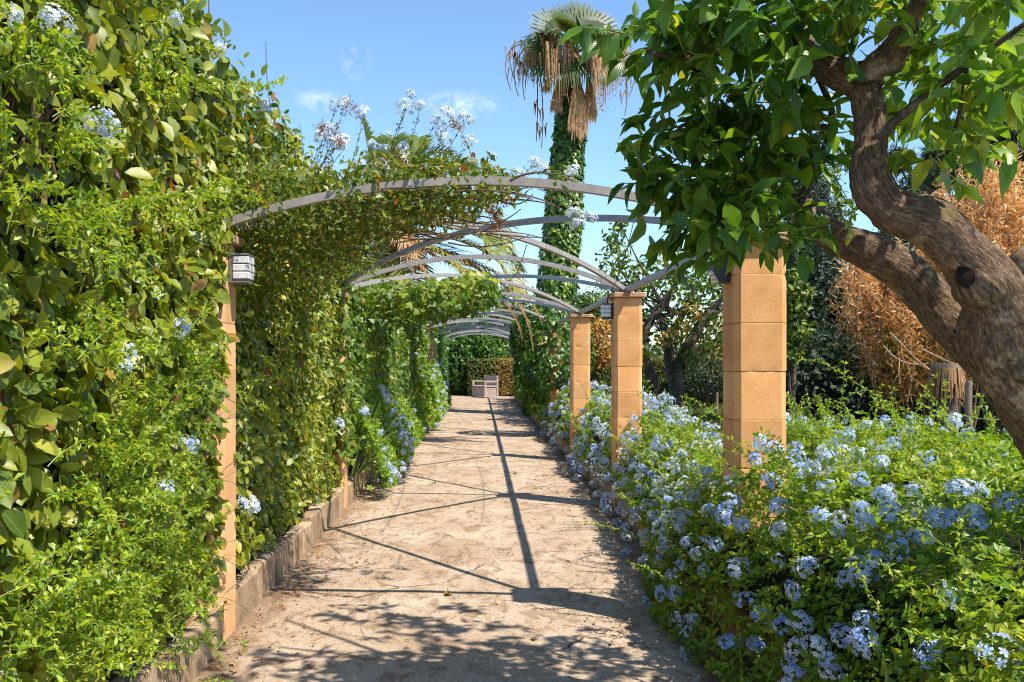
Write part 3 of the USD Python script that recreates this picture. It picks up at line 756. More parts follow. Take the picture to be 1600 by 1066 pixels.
rv = [(523, 168), (538, 163), (503, 217), (509, 203), (525, 205), (534, 218), (520, 227), (537, 229), (515, 263), (607, 213), (598, 234), (630, 238), (641, 148), (633, 170), (655, 168), (681, 190), (698, 176), (726, 187), (689, 204), (689, 218), (734, 224), (768, 246), (678, 256), (633, 258), (807, 276), (836, 255), (847, 265), (892, 273), (895, 268), (580, 229), (568, 179), (910, 297), (921, 340), (903, 353), (898, 335), (560, 262), (596, 268)]
for i, (px, py) in enumerate(rv):
    p = P(px, py, 5.75 + .5 * R.random())
    flower(t, p, (R.normal(0, .4), -.5, .9), R.uniform(.8, 1.2), .25)
    b0 = np.array([p[0] + R.normal(-.15, .16), p[1] + R.normal(.1, .15), 0]); b0[2] = arch_z(min(b0[0], .6), 0) + .06
    shoot(fo, st, [b0, (b0 + p) / 2 + R.normal(0, .03, 3), p - [0, 0, .02]], leaf=.030, gap=.045, whorl=4, rad=.003, tone=(.3, .8))
st.build(t, "stem", M["twig"], kind="stuff")
fo.build(t, M["vine"], 200)
for px, py in ((602, 255), (590, 268), (687, 268), (640, 285), (775, 340), (770, 330), (545, 165), (505, 200), (530, 225), (776, 352), (620, 245), (790, 312), (576, 275), (710, 275), (660, 262), (710, 195)):
    seed_head(t, P(px, py, 5.7), 1.2)

# creeper that hangs over the diagonal of the second bay
t = thing("hanging_creeper", "yellow green creeper hanging over the middle arches of the path", "creeper")
fo = Foliage(); n = 2600
u = R.random(n)
px = 560 + 215 * u; dd = R.uniform(11.0, 13.6, n)
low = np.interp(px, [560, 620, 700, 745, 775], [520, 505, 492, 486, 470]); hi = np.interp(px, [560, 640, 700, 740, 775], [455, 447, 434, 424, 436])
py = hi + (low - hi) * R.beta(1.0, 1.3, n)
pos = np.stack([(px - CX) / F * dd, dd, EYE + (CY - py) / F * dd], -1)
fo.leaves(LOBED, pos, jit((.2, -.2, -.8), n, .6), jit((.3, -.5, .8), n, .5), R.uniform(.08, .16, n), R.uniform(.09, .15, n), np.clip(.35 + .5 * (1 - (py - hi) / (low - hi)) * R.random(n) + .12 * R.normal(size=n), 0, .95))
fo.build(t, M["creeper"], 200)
st = MB()
for _ in range(14):
    a = P(R.uniform(560, 660), R.uniform(455, 480), 12.0); c = P(R.uniform(680, 770), R.uniform(440, 470), 12.4)
    st.tube(spline([a, (a + c) / 2 + R.normal(0, .06, 3), c], 7), .008, 5)
st.build(t, "stem", M["twig"], kind="stuff")

# ------------------------------------------------------------------ plumbago shrubs
sm = lambda t: np.clip(t, 0, 1) ** 2 * (3 - 2 * np.clip(t, 0, 1))


def bed_edge(y):
    return 1.40 - .08 - .30 * np.exp(-((y - 5.9) / 1.0) ** 2) - .10 * np.exp(-((y - 8.6) / .9) ** 2) + .07 * np.sin(y * 2.3) - .05 * sm((5.4 - y) / .9)


def bed_out(y):
    return 2.35 + 3.6 * sm((8.3 - y) / 2.2)


def bed_h(X, y):
    e = bed_edge(y)
    t = np.clip((X - e) / (.44 + .14 * sm((y - 6) / 2)), 0, 1)
    prof = t * (2 - t)
    p = np.stack([X, y, np.zeros_like(X)], -1)
    top = 1.02 + .10 * sm((y - 6.5) / 1.5) + .44 * (meshkit.fbm(p * 1.1, 3, 21) - .5) + .20 * (meshkit.fbm(p * 3.2, 2, 22) - .5) - .10 * sm((4.4 - y) / 1.6)
    o = sm((bed_out(y) - X) / .55)
    return np.maximum(.03, top * prof * (.35 + .65 * o) * (o > 0.001))


def hit_bed(px, py):
    d = np.linspace(1.6, 38, 1500)
    X, Z = (px - CX) / F * d, EYE + (CY - py) / F * d
    h = bed_h(X, d)
    i = np.nonzero((Z < h) & (X > bed_edge(d)))[0]
    return None if not len(i) else np.array([X[i[0]], d[i[0]], Z[i[0]]])


BANDS = [(1.7, 3.2), (3.2, 4.5), (4.5, 5.7), (5.7, 7.2), (7.2, 9.2), (9.2, 12), (12, 16), (16, 22), (22, 38)]
SHRUB = {}
LABS = {(0, 0): "nearest plumbago shrub at the bottom edge beside the path, shaded dark green leaves", (0, 1): "shaded plumbago shrub in the bottom right corner with deep blue heads",
        (1, 0): "plumbago shrub before the nearest pillar, blue heads over the path edge", (1, 1): "plumbago shrub under the leaning orange trunk",
        (2, 0): "plumbago shrub around the foot of the nearest pillar", (2, 1): "plumbago shrub right of the nearest pillar below the orange trunk",
        (3, 0): "plumbago shrub just behind the nearest pillar spilling onto the path", (3, 1): "sunlit plumbago shrub with long shoots against the dark bushes",
        (4, 0): "plumbago shrub in front of the second pillar", (4, 1): "sunlit plumbago shrub at the back edge of the flower bed", (5, 0): "plumbago shrub between the second and third pillars", (6, 0): "plumbago shrub around the third pillar",
        (7, 0): "plumbago shrub around the ivy clad pillar", (8, 0): "farthest plumbago shrub leading up to the bench"}
for bi, (ya, yb) in enumerate(BANDS):
    for col in ((0, 1) if bi < 5 else (0,)):
        t = thing("plumbago_shrub", LABS[(bi, col)], "shrub", "plumbago shrubs in the right bed")
        xs = (None, 2.55) if col == 0 and bi < 5 else ((2.55, 5.9) if col else (None, 2.5))
        ym = (ya + yb) / 2
        dens = [430, 420, 400, 380, 330, 190, 110, 70, 40][bi]
        size = [.050, .047, .044, .042, .042, .055, .075, .095, .13][bi]
        area = (yb - ya) * ((xs[1] - 1.1) if col == 0 else (xs[1] - 2.55))
        n = int(area * dens * 1.35 * (1.45 if col == 0 and bi < 5 else 1))
        y = R.uniform(ya, yb, n)
        e = bed_edge(y)
        if col == 0:
            X = np.where(R.random(n) < .62, e + R.uniform(0, .6, n) ** 1.25, e + (xs[1] - e) * R.random(n))
        else:
            X = R.uniform(2.55, np.maximum(2.56, np.minimum(xs[1], bed_out(y))), n)
        h = bed_h(X, y)
        face = np.clip(1 - (X - e) / .6, 0, 1)
        z = h * (1 - R.exponential(.13, n) * (1 + 2.2 * face)) + R.normal(0, .03, n)
        ok = (z > .04) & (X < bed_out(y) + .1) & ~((y > 6.9) & (X < 1.47) & (z < .27))
        ok &= ~((abs(X - ROWX) < W2 + .03) & (np.min([abs(y - q) for q in rowy], 0) < W2 + .03))
        pos = np.stack([X, y, z], -1)[ok]; face = face[ok]
        k = len(pos); wh = 7
        up = unit(np.array([0, 0, 1.0]) + face[:, None] * np.array([-.9, -.1, -.1]) + .45 * R.normal(size=(k, 3)))
        base = np.repeat(pos, wh, 0); upr = np.repeat(up, wh, 0)
        rad = rdir(k * wh); rad = unit(rad - (rad * upr).sum(1, keepdims=True) * upr)
        el = R.uniform(.05, .8, (k * wh, 1))
        patch = np.repeat(meshkit.fbm(pos * 1.8, 3, 31), wh)
        tn = np.clip(R.beta(2, 2, k * wh) * .55 + np.repeat(R.uniform(0, .35, k), wh) + .7 * (patch - .5) + .12, 0, 1)
        L = size * R.uniform(.55, 1.15, k * wh)
        fo = Foliage().leaves(SPOON, base + rad * .004, unit(rad + el * upr), unit(upr + .3 * rdir(k * wh)), L, L * R.uniform(.38, .5, k * wh), tn)
        st = MB()
        ns = [26, 26, 30, 50, 40, 18, 14, 0, 0][bi]
        for _ in range(ns):
            yy_ = R.uniform(ya, yb)
            xx_ = R.uniform(bed_edge(yy_) + .1, xs[1]) if col == 0 else R.uniform(2.55, max(2.56, min(xs[1], float(bed_out(yy_)) - .1)))
            a = np.array([xx_, yy_, float(bed_h(np.array(xx_), np.array(yy_))) - .12])
            lean = np.array([R.normal(-.06 if xx_ > 1.7 else -.22, .12), R.normal(0, .12), R.uniform(.16, .44)])
            shoot(fo, st, [a, a + lean * .6, a + lean + [R.normal(0, .06), R.normal(0, .06), -.03]], leaf=.034 if bi < 5 else size * .8, gap=.03 if bi < 5 else .06, whorl=4)
        for _ in range(int(20 * (yb - ya))):     # woody stems under the leaves
            yy_ = R.uniform(ya, yb); xx_ = R.uniform(1.58, xs[1] if col == 0 else 5.0)
            a = np.array([xx_, yy_, .08]); c = a + [R.normal(-.1, .15), R.normal(0, .15), R.uniform(.3, .7)]
            st.tube([a, (a + c) / 2 + R.normal(0, .03, 3), c], [.006, .005, .003], 4)
        st.build(t, "stem", M["stalk"], kind="stuff")
        fo.build(t, M["plum"], 150 if bi < 2 else 0)
        SHRUB[(bi, col)] = t

# one dark inner mass keeps light from passing under the bed
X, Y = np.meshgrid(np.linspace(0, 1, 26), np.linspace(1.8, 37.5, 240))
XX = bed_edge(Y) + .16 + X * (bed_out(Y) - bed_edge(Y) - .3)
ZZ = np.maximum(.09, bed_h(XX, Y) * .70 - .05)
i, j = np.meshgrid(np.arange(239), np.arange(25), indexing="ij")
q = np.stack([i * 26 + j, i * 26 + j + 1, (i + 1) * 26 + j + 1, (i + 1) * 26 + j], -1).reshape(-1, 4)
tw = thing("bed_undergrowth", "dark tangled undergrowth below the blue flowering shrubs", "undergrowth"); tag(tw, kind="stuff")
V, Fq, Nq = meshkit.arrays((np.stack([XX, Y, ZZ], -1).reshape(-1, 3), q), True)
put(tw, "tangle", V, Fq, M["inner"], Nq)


def shrub_at(p):
    for bi, (ya, yb) in enumerate(BANDS):
        if ya <= p[1] < yb:
            return SHRUB.get((bi, 1 if p[0] > 2.55 and bi < 5 else 0))


heads = [(1140, 1012, 1.05), (1350, 1015, 1.25), (1452, 1030, 1.1), (1560, 1038, 1.35), (1240, 1052, 1.1), (1300, 1060, 1), (1190, 968, 1.1), (1225, 985, 1.1), (1345, 902, 1.35), (1322, 915, 1.1), (1402, 866, 1.2), (1482, 946, 1.2), (1280, 815, 1.25), (1520, 776, 1.2), (1572, 795, 1.0), (1530, 828, 1.0),
         (1370, 885, 1.1), (1215, 885, 1), (1240, 932, 1.1), (1165, 945, 1), (1160, 830, 1), (1085, 780, 1), (1110, 805, 1), (1040, 705, 1), (1000, 720, 1), (990, 690, 1), (1250, 745, 1), (1245, 720, 1), (1180, 725, 1), (1130, 720, 1), (1450, 725, 1.1), (1345, 760, 1), (1290, 770, 1.1), (1205, 760, 1), (1430, 775, .9), (1180, 1015, .9), (1030, 880, .8), (1065, 895, .9), (1100, 900, .9),
         (940, 760, .8), (915, 725, .8), (1010, 800, 1), (1040, 840, 1), (1075, 855, 1), (955, 700, .9), (975, 740, 1), (1000, 770, 1), (1120, 860, 1.0), (1145, 790, 1), (1390, 810, 1), (1325, 690, .9), (1408, 635, .9), (1110, 655, .9), (1240, 605, .9), (1060, 740, 1), (1020, 745, 1)]
for px, py, s in heads:
    p = hit_bed(px, py)
    if p is not None and (h_ := shrub_at(p)) is not None:
        flower(h_, p + [0, 0, .02], (-.15, -.55, .8), s, -.08)
placed = np.array([(a, b_) for a, b_, _ in heads], float)
tries = 0
while len(placed) < 430 and tries < 14000:
    tries += 1
    yy_ = 3.6 + 17 * R.random() ** 1.6
    xx_ = R.uniform(float(bed_edge(yy_)) + .02, float(bed_out(yy_)) - .15) if R.random() < .6 else float(bed_edge(yy_)) + R.uniform(.0, .7)
    zz_ = float(bed_h(np.array(xx_), np.array(yy_)))
    p = np.array([xx_, yy_, zz_ + R.uniform(-.02, .06)])
    c = np.array([CX + F * p[0] / p[1], CY - F * (p[2] - EYE) / p[1]])
    if c[0] > 1640 or c[1] > 1080 or (yy_ < 4.9 and R.random() < .8) or (xx_ > 2.6 and yy_ < 6.2 and R.random() < .6):
        continue
    if np.min(np.abs(placed - c).max(1)) < 70 / yy_ + 2:
        continue
    if abs(xx_ - ROWX) < .2 and min(abs(yy_ - q_) for q_ in rowy) < .2:
        continue
    h_ = shrub_at(p)
    if h_ is None:
        continue
    placed = np.vstack([placed, c])
    flower(h_, p, (-.3, -.45, .8), R.uniform(.85, 1.25) * (1 if yy_ < 9 else 1.25), R.uniform(-.15, .3))
# the long arching shoot beside the nearest pillar
t = SHRUB[(3, 1)]
fo, st = Foliage(), MB()
for pts, d in (([(1250, 562), (1290, 570), (1340, 600), (1390, 635), (1400, 690)], 6.4), ([(1460, 590), (1440, 620), (1428, 660), (1425, 700)], 6.0), ([(1320, 570), (1318, 600), (1310, 660)], 6.2), ([(1590, 645), (1500, 650), (1440, 655), (1420, 690)], 5.6), ([(1530, 620), (1545, 650), (1550, 690)], 5.4), ([(1215, 600), (1235, 640), (1245, 690)], 5.9), ([(1350, 610), (1300, 640), (1285, 690)], 6.3), ([(1480, 600), (1475, 640), (1480, 690)], 5.8)):
    s1 = MB()
    shoot(fo, s1, [P(a, b_, d) for a, b_ in pts[::-1]], leaf=.042, gap=.045, whorl=4, rad=.003)
    s1.build(t, "arching_stem", M["stalk"])
fo.build(t, M["plum"], 0, stuff="arching_leaves")

# plumbago bushes on the left
for lab, ya, yb, xa, ht, nn, nf, ls in (("plumbago bush with blue heads at the foot of the left creeper", 10.4, 14.4, -1.02, 1.25, 1900, 60, .06), ("bright green plumbago bush hanging over the left edging", 14.4, 19.5, -1.10, 1.15, 1500, 10, .08), ("distant plumbago bush full of pale heads on the left of the path", 19.5, 31, -.98, 1.75, 1700, 60, .11)):
    t = thing("plumbago_bush", lab, "bush", "plumbago bushes on the left of the path")
    n = nn
    y = R.uniform(ya, yb, n); v = R.random(n)
    hh = ht * (.75 + .5 * meshkit.fbm(np.stack([y * .9, y * 0, y * 0], -1), 3, 8))
    X = xa - .45 * v ** 1.5 - R.exponential(.05, n) + .12 * (meshkit.fbm(np.stack([y, v * 2, y * 0], -1) * 2, 2, 11) - .5)
    z = .14 + (hh - .14) * v
    pos = np.stack([X, y, z], -1); wh = 7
    up = unit(np.array([.8, -.3, .6]) + .5 * R.normal(size=(n, 3)))
    base, upr = np.repeat(pos, wh, 0), np.repeat(up, wh, 0)
    rad = rdir(n * wh); rad = unit(rad - (rad * upr).sum(1, keepdims=True) * upr)
    L = ls * R.uniform(.6, 1.15, n * wh)
    fo = Foliage().leaves(SPOON, base, unit(rad + R.uniform(.1, .8, (n * wh, 1)) * upr), unit(upr + .3 * rdir(n * wh)), L, L * .44, np.clip(R.beta(2, 2, n * wh) * .6 + np.repeat(R.uniform(0, .4, n), wh), 0, 1))
    fo.build(t, M["plum"], 0)
    st = MB()
    for _ in range(40):
        a = np.array([-1.52, R.uniform(ya, yb), .1]); c = np.array([xa - R.uniform(.0, .3), a[1] + R.normal(0, .2), R.uniform(.3, ht)])
        st.tube([a, (a + c) / 2 + [0, 0, .1], c], [.007, .005, .003], 4)
    st.build(t, "stem", M["stalk"], kind="stuff")
    k = R.choice(n, nf, replace=False)
    for i in k:
        flower(t, pos[i] + [.06, -.03, .02], (.6, -.5, .6), R.uniform(.8, 1.15) * (1 + .25 * (ya > 15)), .15)

# ------------------------------------------------------------------ wood: trunks as smoothed hulls of spheres
def wood(chains, length=.035, amp=.012, nscale=(9, 9, 5), subtract=(), seed=0, it=12):
    parts = []
    for ch in chains:
        c = spline(ch, max(4, 3 * len(ch)))
        sp = [m3.Manifold.sphere(float(max(r, .004)), 14).translate((float(a), float(b_), float(z))) for a, b_, z, r in c]
        parts += [m3.Manifold.batch_hull([sp[k], sp[k + 1]]) for k in range(len(sp) - 1)]
    m = m3.Manifold.batch_boolean(parts, m3.OpType.Add)
    for s in subtract:
        m = m - s
    m = m.refine_to_length(length).to_mesh()
    tm = trimesh.Trimesh(m.vert_properties[:, :3], m.tri_verts, process=True)
    trimesh.smoothing.filter_taubin(tm, iterations=it)
    v = tm.vertices
    d = amp * 2 * (meshkit.fbm(v * nscale, 4, seed) - .5) + amp * .7 * (meshkit.fbm(v * np.array(nscale) * 4, 3, seed + 3) - .5)
    tm.vertices = v + tm.vertex_normals * d[:, None]
    return tm


def chain(pts, d, k=1.0):
    """(px, py, r_px[, depth]) -> rows of x, y, z, r."""
    return [(*P(q[0], q[1], q[3] if len(q) > 3 else d), q[2] * k * (q[3] if len(q) > 3 else d) / F) for q in pts]


ot = thing("orange_tree", "gnarled orange tree leaning in from the right with dark glossy leaves", "tree")
D0 = 3.35
main = chain([(1985, 1220, 118, 3.6), (1850, 960, 100, 3.6), (1746, 756, 92, 3.52), (1682, 668, 88, 3.48), (1622, 590, 80, 3.42), (1566, 512, 66, 3.38)], D0)
upper = chain([(1580, 522, 62, 3.36), (1544, 442, 48, 3.30), (1492, 384, 42, 3.26), (1434, 340, 38, 3.24), (1386, 322, 36, 3.24), (1358, 276, 30, 3.27), (1360, 215, 27, 3.3), (1356, 165, 25, 3.32), (1348, 128, 24, 3.34)], D0)
lower = chain([(1590, 570, 62, 3.48), (1516, 530, 40, 3.58), (1452, 465, 34, 3.68), (1404, 416, 31, 3.74), (1348, 391, 29, 3.78), (1302, 369, 25, 3.82), (1268, 344, 24, 3.86), (1252, 328, 19, 3.88)], D0)
forkl = chain([(1342, 128, 26, 3.34), (1302, 110, 22, 3.4), (1270, 88, 18, 3.5), (1245, 50, 13, 3.6), (1215, 0, 10, 3.7), (1170, -60, 8, 3.8)], D0)
forkr = chain([(1345, 125, 26, 3.34), (1385, 95, 25, 3.3), (1412, 55, 20, 3.26), (1430, 10, 15, 3.2), (1450, -60, 11, 3.15)], D0)
stub = chain([(1575, 470, 45, 3.36), (1600, 432, 32, 3.3), (1606, 412, 28, 3.28)], D0)
knot = chain([(1568, 470, 54, 3.36), (1534, 440, 47, 3.27)], D0)
hc = P(1521, 430, 3.08)
hole = m3.Manifold.sphere(1.0, 20).scale((.066, .15, .052)).rotate((0, 25, 0)).translate(tuple(map(float, P(1521, 430, 3.11))))
tk = wood([main, upper, lower, forkl, forkr, stub, knot], .020, .019, (8, 8, 7), (hole,), 2, 4)
from scipy.spatial import cKDTree


def along(v, chains):
    """Metres along and around the nearest limb for each point."""
    C, Sx, Tg = [], [], []
    for ch in chains:
        c = spline(ch, 60)[:, :3]; C.append(c); Sx.append(np.r_[0, np.cumsum(np.linalg.norm(np.diff(c, axis=0), axis=1))]); Tg.append(unit(np.gradient(c, axis=0)))
    C, Sx, Tg = np.vstack(C), np.concatenate(Sx), np.vstack(Tg)
    _, i = cKDTree(C).query(v, k=4); i = i[:, 0]
    d = v - C[i]; t = Tg[i]; al = (d * t).sum(1); d = d - al[:, None] * t
    y = np.cross(t, np.cross([0, 1.0, 0], t)); y = unit(y); x = np.cross(t, y)
    ang = np.arctan2((d * x).sum(1), -(d * y).sum(1))
    return np.stack([Sx[i] + al, ang * .14], 1)


v_, f_, n_ = meshkit.arrays(tk, True)
put(ot, "trunk", v_, f_, M["bark"], n_, uv=along(v_, [main[:-1] + upper[1:], lower, forkl, forkr]))
hb = trimesh.creation.icosphere(2, 1.0); hb.apply_scale((.062, .02, .050)); hb.apply_translation(P(1521, 430, 3.215)); put_mesh(ot, "knot_hollow", hb, M["hole"], smooth=True)
cd = trimesh.creation.cylinder(.048, .012, sections=20); cd.apply_scale((.8, 1, 1)); cd.apply_transform(trimesh.geometry.align_vectors([0, 0, 1], unit(np.array([-.75, -.5, .55])))); cd.apply_translation(P(1247, 330, 3.815)); put_mesh(ot, "cut_branch_face", cd, M["cut"])
limbs = [[(1250, 335, 9, 3.85), (1262, 290, 8, 3.9), (1285, 240, 7, 3.9), (1300, 190, 6, 3.85), (1292, 150, 5, 3.75), (1272, 108, 4, 3.62), (1240, 60, 3, 3.6)], [(1355, 235, 8, 3.3), (1420, 170, 7, 3.2), (1500, 110, 6, 3.1), (1570, 60, 5, 3.0), (1640, 10, 4, 2.95)],
         [(1230, 20, 8, 3.6), (1150, 60, 7, 3.5), (1080, 90, 5, 3.4), (1010, 80, 4, 3.35)], [(1262, 300, 6, 3.9), (1200, 300, 5, 3.85), (1120, 290, 4, 3.8), (1040, 290, 3, 3.75)], [(1290, 200, 6, 3.85), (1210, 190, 5, 3.8), (1130, 180, 4, 3.75), (1060, 200, 3, 3.7)],
         [(1200, 300, 5, 3.85), (1180, 350, 4, 3.8), (1150, 380, 3, 3.7)], [(1440, 0, 8, 3.2), (1500, -60, 6, 3.2), (1560, -140, 5, 3.2)], [(1215, 0, 8, 3.7), (1140, -140, 6, 3.7), (1060, -280, 5, 3.7)], [(1450, -60, 9, 3.15), (1420, -300, 7, 3.3), (1380, -500, 5, 3.4)], [(1170, -60, 8, 3.8), (1150, -260, 6, 3.9), (1120, -420, 5, 4.0)],
         [(1510, 105, 4, 3.1), (1500, 170, 3, 3.15), (1480, 240, 3, 3.2)]]
for ch in limbs:
    q = np.array(chain(ch, D0)); c = spline(q, 14)
    MB().tube(c[:, :3] + .012 * (meshkit.fbm(c[:, :3] * 6, 2)[:, None] - .5), np.maximum(c[:, 3], .004), 7).build(ot, "limb", M["pearbark"], smooth=60)

# crown: blobs (px, py, depth, rx px, ry px, r depth, leaves)
blobs = [(1010, 40, 3.5, 60, 45, .35, 60), (1080, 60, 3.5, 80, 60, .4, 130), (1150, 40, 3.4, 90, 60, .5, 190), (1230, 50, 3.4, 80, 70, .5, 190), (1300, 10, 3.3, 80, 50, .5, 130), (1130, 120, 3.5, 70, 50, .4, 110), (1060, 100, 3.4, 55, 35, .3, 50),
         (1200, 150, 3.55, 70, 60, .4, 130), (1090, 180, 3.75, 60, 40, .3, 80), (1150, 210, 3.8, 75, 50, .3, 130), (1230, 220, 3.8, 50, 60, .3, 80), (1100, 265, 3.8, 80, 45, .3, 130), (1050, 295, 3.75, 55, 40, .25, 75), (1140, 310, 3.75, 80, 50, .3, 150), (1200, 300, 3.85, 55, 50, .3, 90),
         (1160, 365, 3.6, 60, 28, .2, 60), (1090, 335, 3.7, 45, 40, .2, 55), (1168, 352, 3.6, 30, 30, .2, 30), (1120, 350, 3.65, 40, 28, .2, 40), (1275, 215, 3.8, 40, 55, .3, 40), (1270, 100, 3.1, 40, 45, .25, 22), (1435, 20, 3.3, 70, 45, .4, 75), (1480, 80, 3.2, 70, 60, .4, 80), (1560, 40, 3.0, 70, 60, .4, 90), (1540, 130, 3.1, 70, 50, .35, 60),
         (1460, 170, 3.2, 55, 60, .3, 60), (1500, 215, 3.15, 50, 45, .25, 42), (1435, 250, 3.1, 30, 22, .15, 14), (1585, 180, 3.0, 50, 60, .3, 45), (1350, 5, 3.0, 60, 30, .3, 45), (1250, 335, 3.7, 28, 25, .1, 12), (1425, 120, 3.6, 45, 50, .3, 40), (1460, 50, 3.7, 70, 50, .3, 90), (1530, 70, 3.8, 60, 60, .3, 90), (1590, 110, 3.7, 50, 60, .3, 80), (1490, 150, 3.8, 60, 50, .3, 60), (1570, 190, 3.8, 50, 50, .3, 45), (1400, 160, 3.9, 40, 50, .25, 30)]
fo, st = Foliage(), MB()


def citrus(c, rr, n, tone=(.1, .62)):
    k = max(1, n // 8)
    for _ in range(k):
        o = c + rdir(1)[0] * rr * R.random() ** .45
        d = unit(unit(o - c + 1e-3) + np.array([-.25, -.25, .1]) + .6 * R.normal(size=3))
        ln = R.uniform(.10, .24)
        e = o + d * ln
        st.tube([o, (o + e) / 2 + R.normal(0, .01, 3), e], [.0035, .003, .002], 4)
        m = R.integers(6, 11)
        u = np.linspace(.1, 1, m)[:, None]
        base = o + (e - o) * u
        ax = unit(d * .7 + rdir(m) + np.array([0, 0, -.45]))
        L = R.uniform(.055, .135, m)
        fo.leaves(LANCE, base, ax, unit(np.array([.1, -.1, 1.0]) + .55 * R.normal(size=(m, 3))), L, L * R.uniform(.40, .52, m), np.where(R.random(m) < .04, .98, R.uniform(*tone, m)))


for px, py, d, rx, ry, rd, n in blobs:
    citrus(P(px, py, d), np.array([rx * d / F, rd, ry * d / F]) * .9, int(n * (1.12 if py > 160 and px < 1240 else .9)), (.12, .72) if px < 1330 else (.35, .98))
for _ in range(40):      # the crown above the picture
    a = R.uniform(0, 2 * np.pi); q = R.random() ** .5
    cx_ = 1.35 + 1.45 * q * math.cos(a)
    citrus(np.array([cx_, 3.35 + 1.0 * q * math.sin(a), 3.62 + .55 * (1 - q * q) + abs(R.normal(0, .18)) * (1 if cx_ < .8 else R.choice([-1, 1])) + .30 * max(0, .8 - cx_)]), np.array([.3, .3, .2]), 46)
st.build(ot, "twig", M["stalk"], kind="stuff")
fo.build(ot, M["orange"], 300)
for px, py, d in ((1281, 343, 3.55), (1262, 336, 3.6)):
    s = trimesh.creation.icosphere(2, .024); s.apply_scale((1, 1, .95)); s.apply_translation(P(px, py, d)); put_mesh(ot, "green_fruit", s, plain(f"green_fruit_{px}", (.05, .13, .02), .4), smooth=True)
sp = Foliage(); q0 = P(1328, 372, 3.2)
MB().tube([q0, P(1330, 340, 3.16), P(1334, 312, 3.16)], [.004, .003, .002], 5).build(ot, "sucker_shoot", M["stalk"])
m = 9; sp.leaves(LANCE, np.array([P(1330, y_, 3.16) for y_ in np.linspace(315, 375, m)]), rdir(m), jit((0, -1, .4), m, .4), .035, .02, .9); sp.build(ot, M["orange"], 0, stuff="sucker_leaves")

# ------------------------------------------------------------------ palms
def fan(mb, base, d, size, droop=.3, spread=2.3, n=34, tone=.4, split=.5, face=(0, -1, .25)):
    """A fan leaf: petiole end at base, segments radiating about d in a plane that faces FACE; droop bends their tips down."""
    d = unit(np.asarray(d, float)); nn = unit(np.asarray(face, float)); nn = unit(nn - (nn @ d) * d); s = np.cross(d, nn)
    for i in range(n):
        a = (i / (n - 1) - .5) * spread
        e = math.cos(a) * d + math.sin(a) * s
        L = size * (1 - .15 * abs(a)) * R.uniform(.9, 1.06)
        w = size * .036
        pr = np.cross(e, nn) * (1 if i % 2 else .8)
        p0, p1, p2 = base + e * L * .06, base + e * L * split + nn * .05 * size * (1 if i % 2 else -.4), base + e * L * .82 + nn * .02 - np.array([0, 0, droop * L * .22])
        p3 = p2 + e * L * .15 * (1 - .6 * droop) - np.array([0, 0, droop * L * (.3 + .35 * R.random())])
        tn = np.clip(tone + R.normal(0, .05), 0, 1)
        mb.add([p0 - pr * w * .15, p0 + pr * w * .15, p1 + pr * w, p1 - pr * w, p2 + pr * w * .5, p2 - pr * w * .5, p3], [(0, 1, 2), (0, 2, 3), (3, 2, 4), (3, 4, 5), (5, 4, 6)], [tn, tn, tn, tn, min(1, tn + .02), min(1, tn + .02), min(1, tn + .10)])


PD = 27.0
fp = thing("fan_palm", "tall fan palm with brown hanging skirt rising above the arches", "palm tree")
tr = np.array([(*P(858, 560, PD), .46), (*P(868, 470, PD), .45), (*P(876, 380, PD), .42), (*P(884, 280, PD), .38), (*P(890, 200, PD), .30), (*P(893, 130, PD), .26), (*P(896, 90, PD), .22)])
tr = np.vstack([[tr[0][0] - .15, PD, -.1, .5], tr])
c = spline(tr, 40)
MB().tube(c[:, :3], c[:, 3], 14).build(fp, "trunk", M["pearbark"], smooth=60)
px2m = PD / F
def pal(px, py, dy=0.0):
    return P(px, py - 9, PD + dy)
crown = pal(897, 80)
for px, py, dy, tone, droop, sz, fc in ((893, 62, -.8, .52, .05, 1.0, (0, -1, .3)), (862, 58, -.3, .30, .15, 1.15, (-.2, -1, .5)), (930, 58, .2, .34, .15, 1.15, (.3, -1, .5)), (900, 45, .3, .30, .05, 1.2, (0, -1, -.2)), (893, 48, -1.3, .50, .05, .95, (0, -1, .3)), (868, 62, -1.2, .36, .2, 1.0, (-.3, -1, .4)), (922, 62, -1.1, .38, .2, 1.0, (.3, -1, .4)), (846, 78, -.5, .32, .4, 1.1, (-.4, -1, .6)), (948, 74, -.3, .36, .4, 1.1, (.4, -1, .6)),
        (838, 96, .1, .50, .55, 1.05, (-.3, -.8, .8)), (958, 98, .1, .48, .55, 1.05, (.3, -.8, .8)), (866, 116, -1.0, .44, .75, 1.05, (-.3, -1, .3)), (876, 72, .8, .26, .3, 1.15, (0, -1, .2)), (925, 72, .8, .26, .3, 1.15, (0, -1, .2)), (940, 112, -.7, .46, .75, .95, (.3, -1, .3)), (815, 106, .5, .46, .6, .8, (-.3, -.6, .9)), (978, 106, .5, .46, .6, .8, (.3, -.6, .9))):
    mb = MB(); e = pal(px, py, dy); d = unit(e - crown); b0 = crown + (e - crown) * .55
    mb.tube([crown - [0, 0, .25], (crown + b0) / 2 + [0, 0, .06], b0], [.03, .025, .02], 5, .55)
    fan(mb, b0, d, sz * 1.18, droop, 2.5, 36, max(.06, tone - .22) if tone < .52 else .5, .5, fc)
    mb.build(fp, "frond", M["palm"])
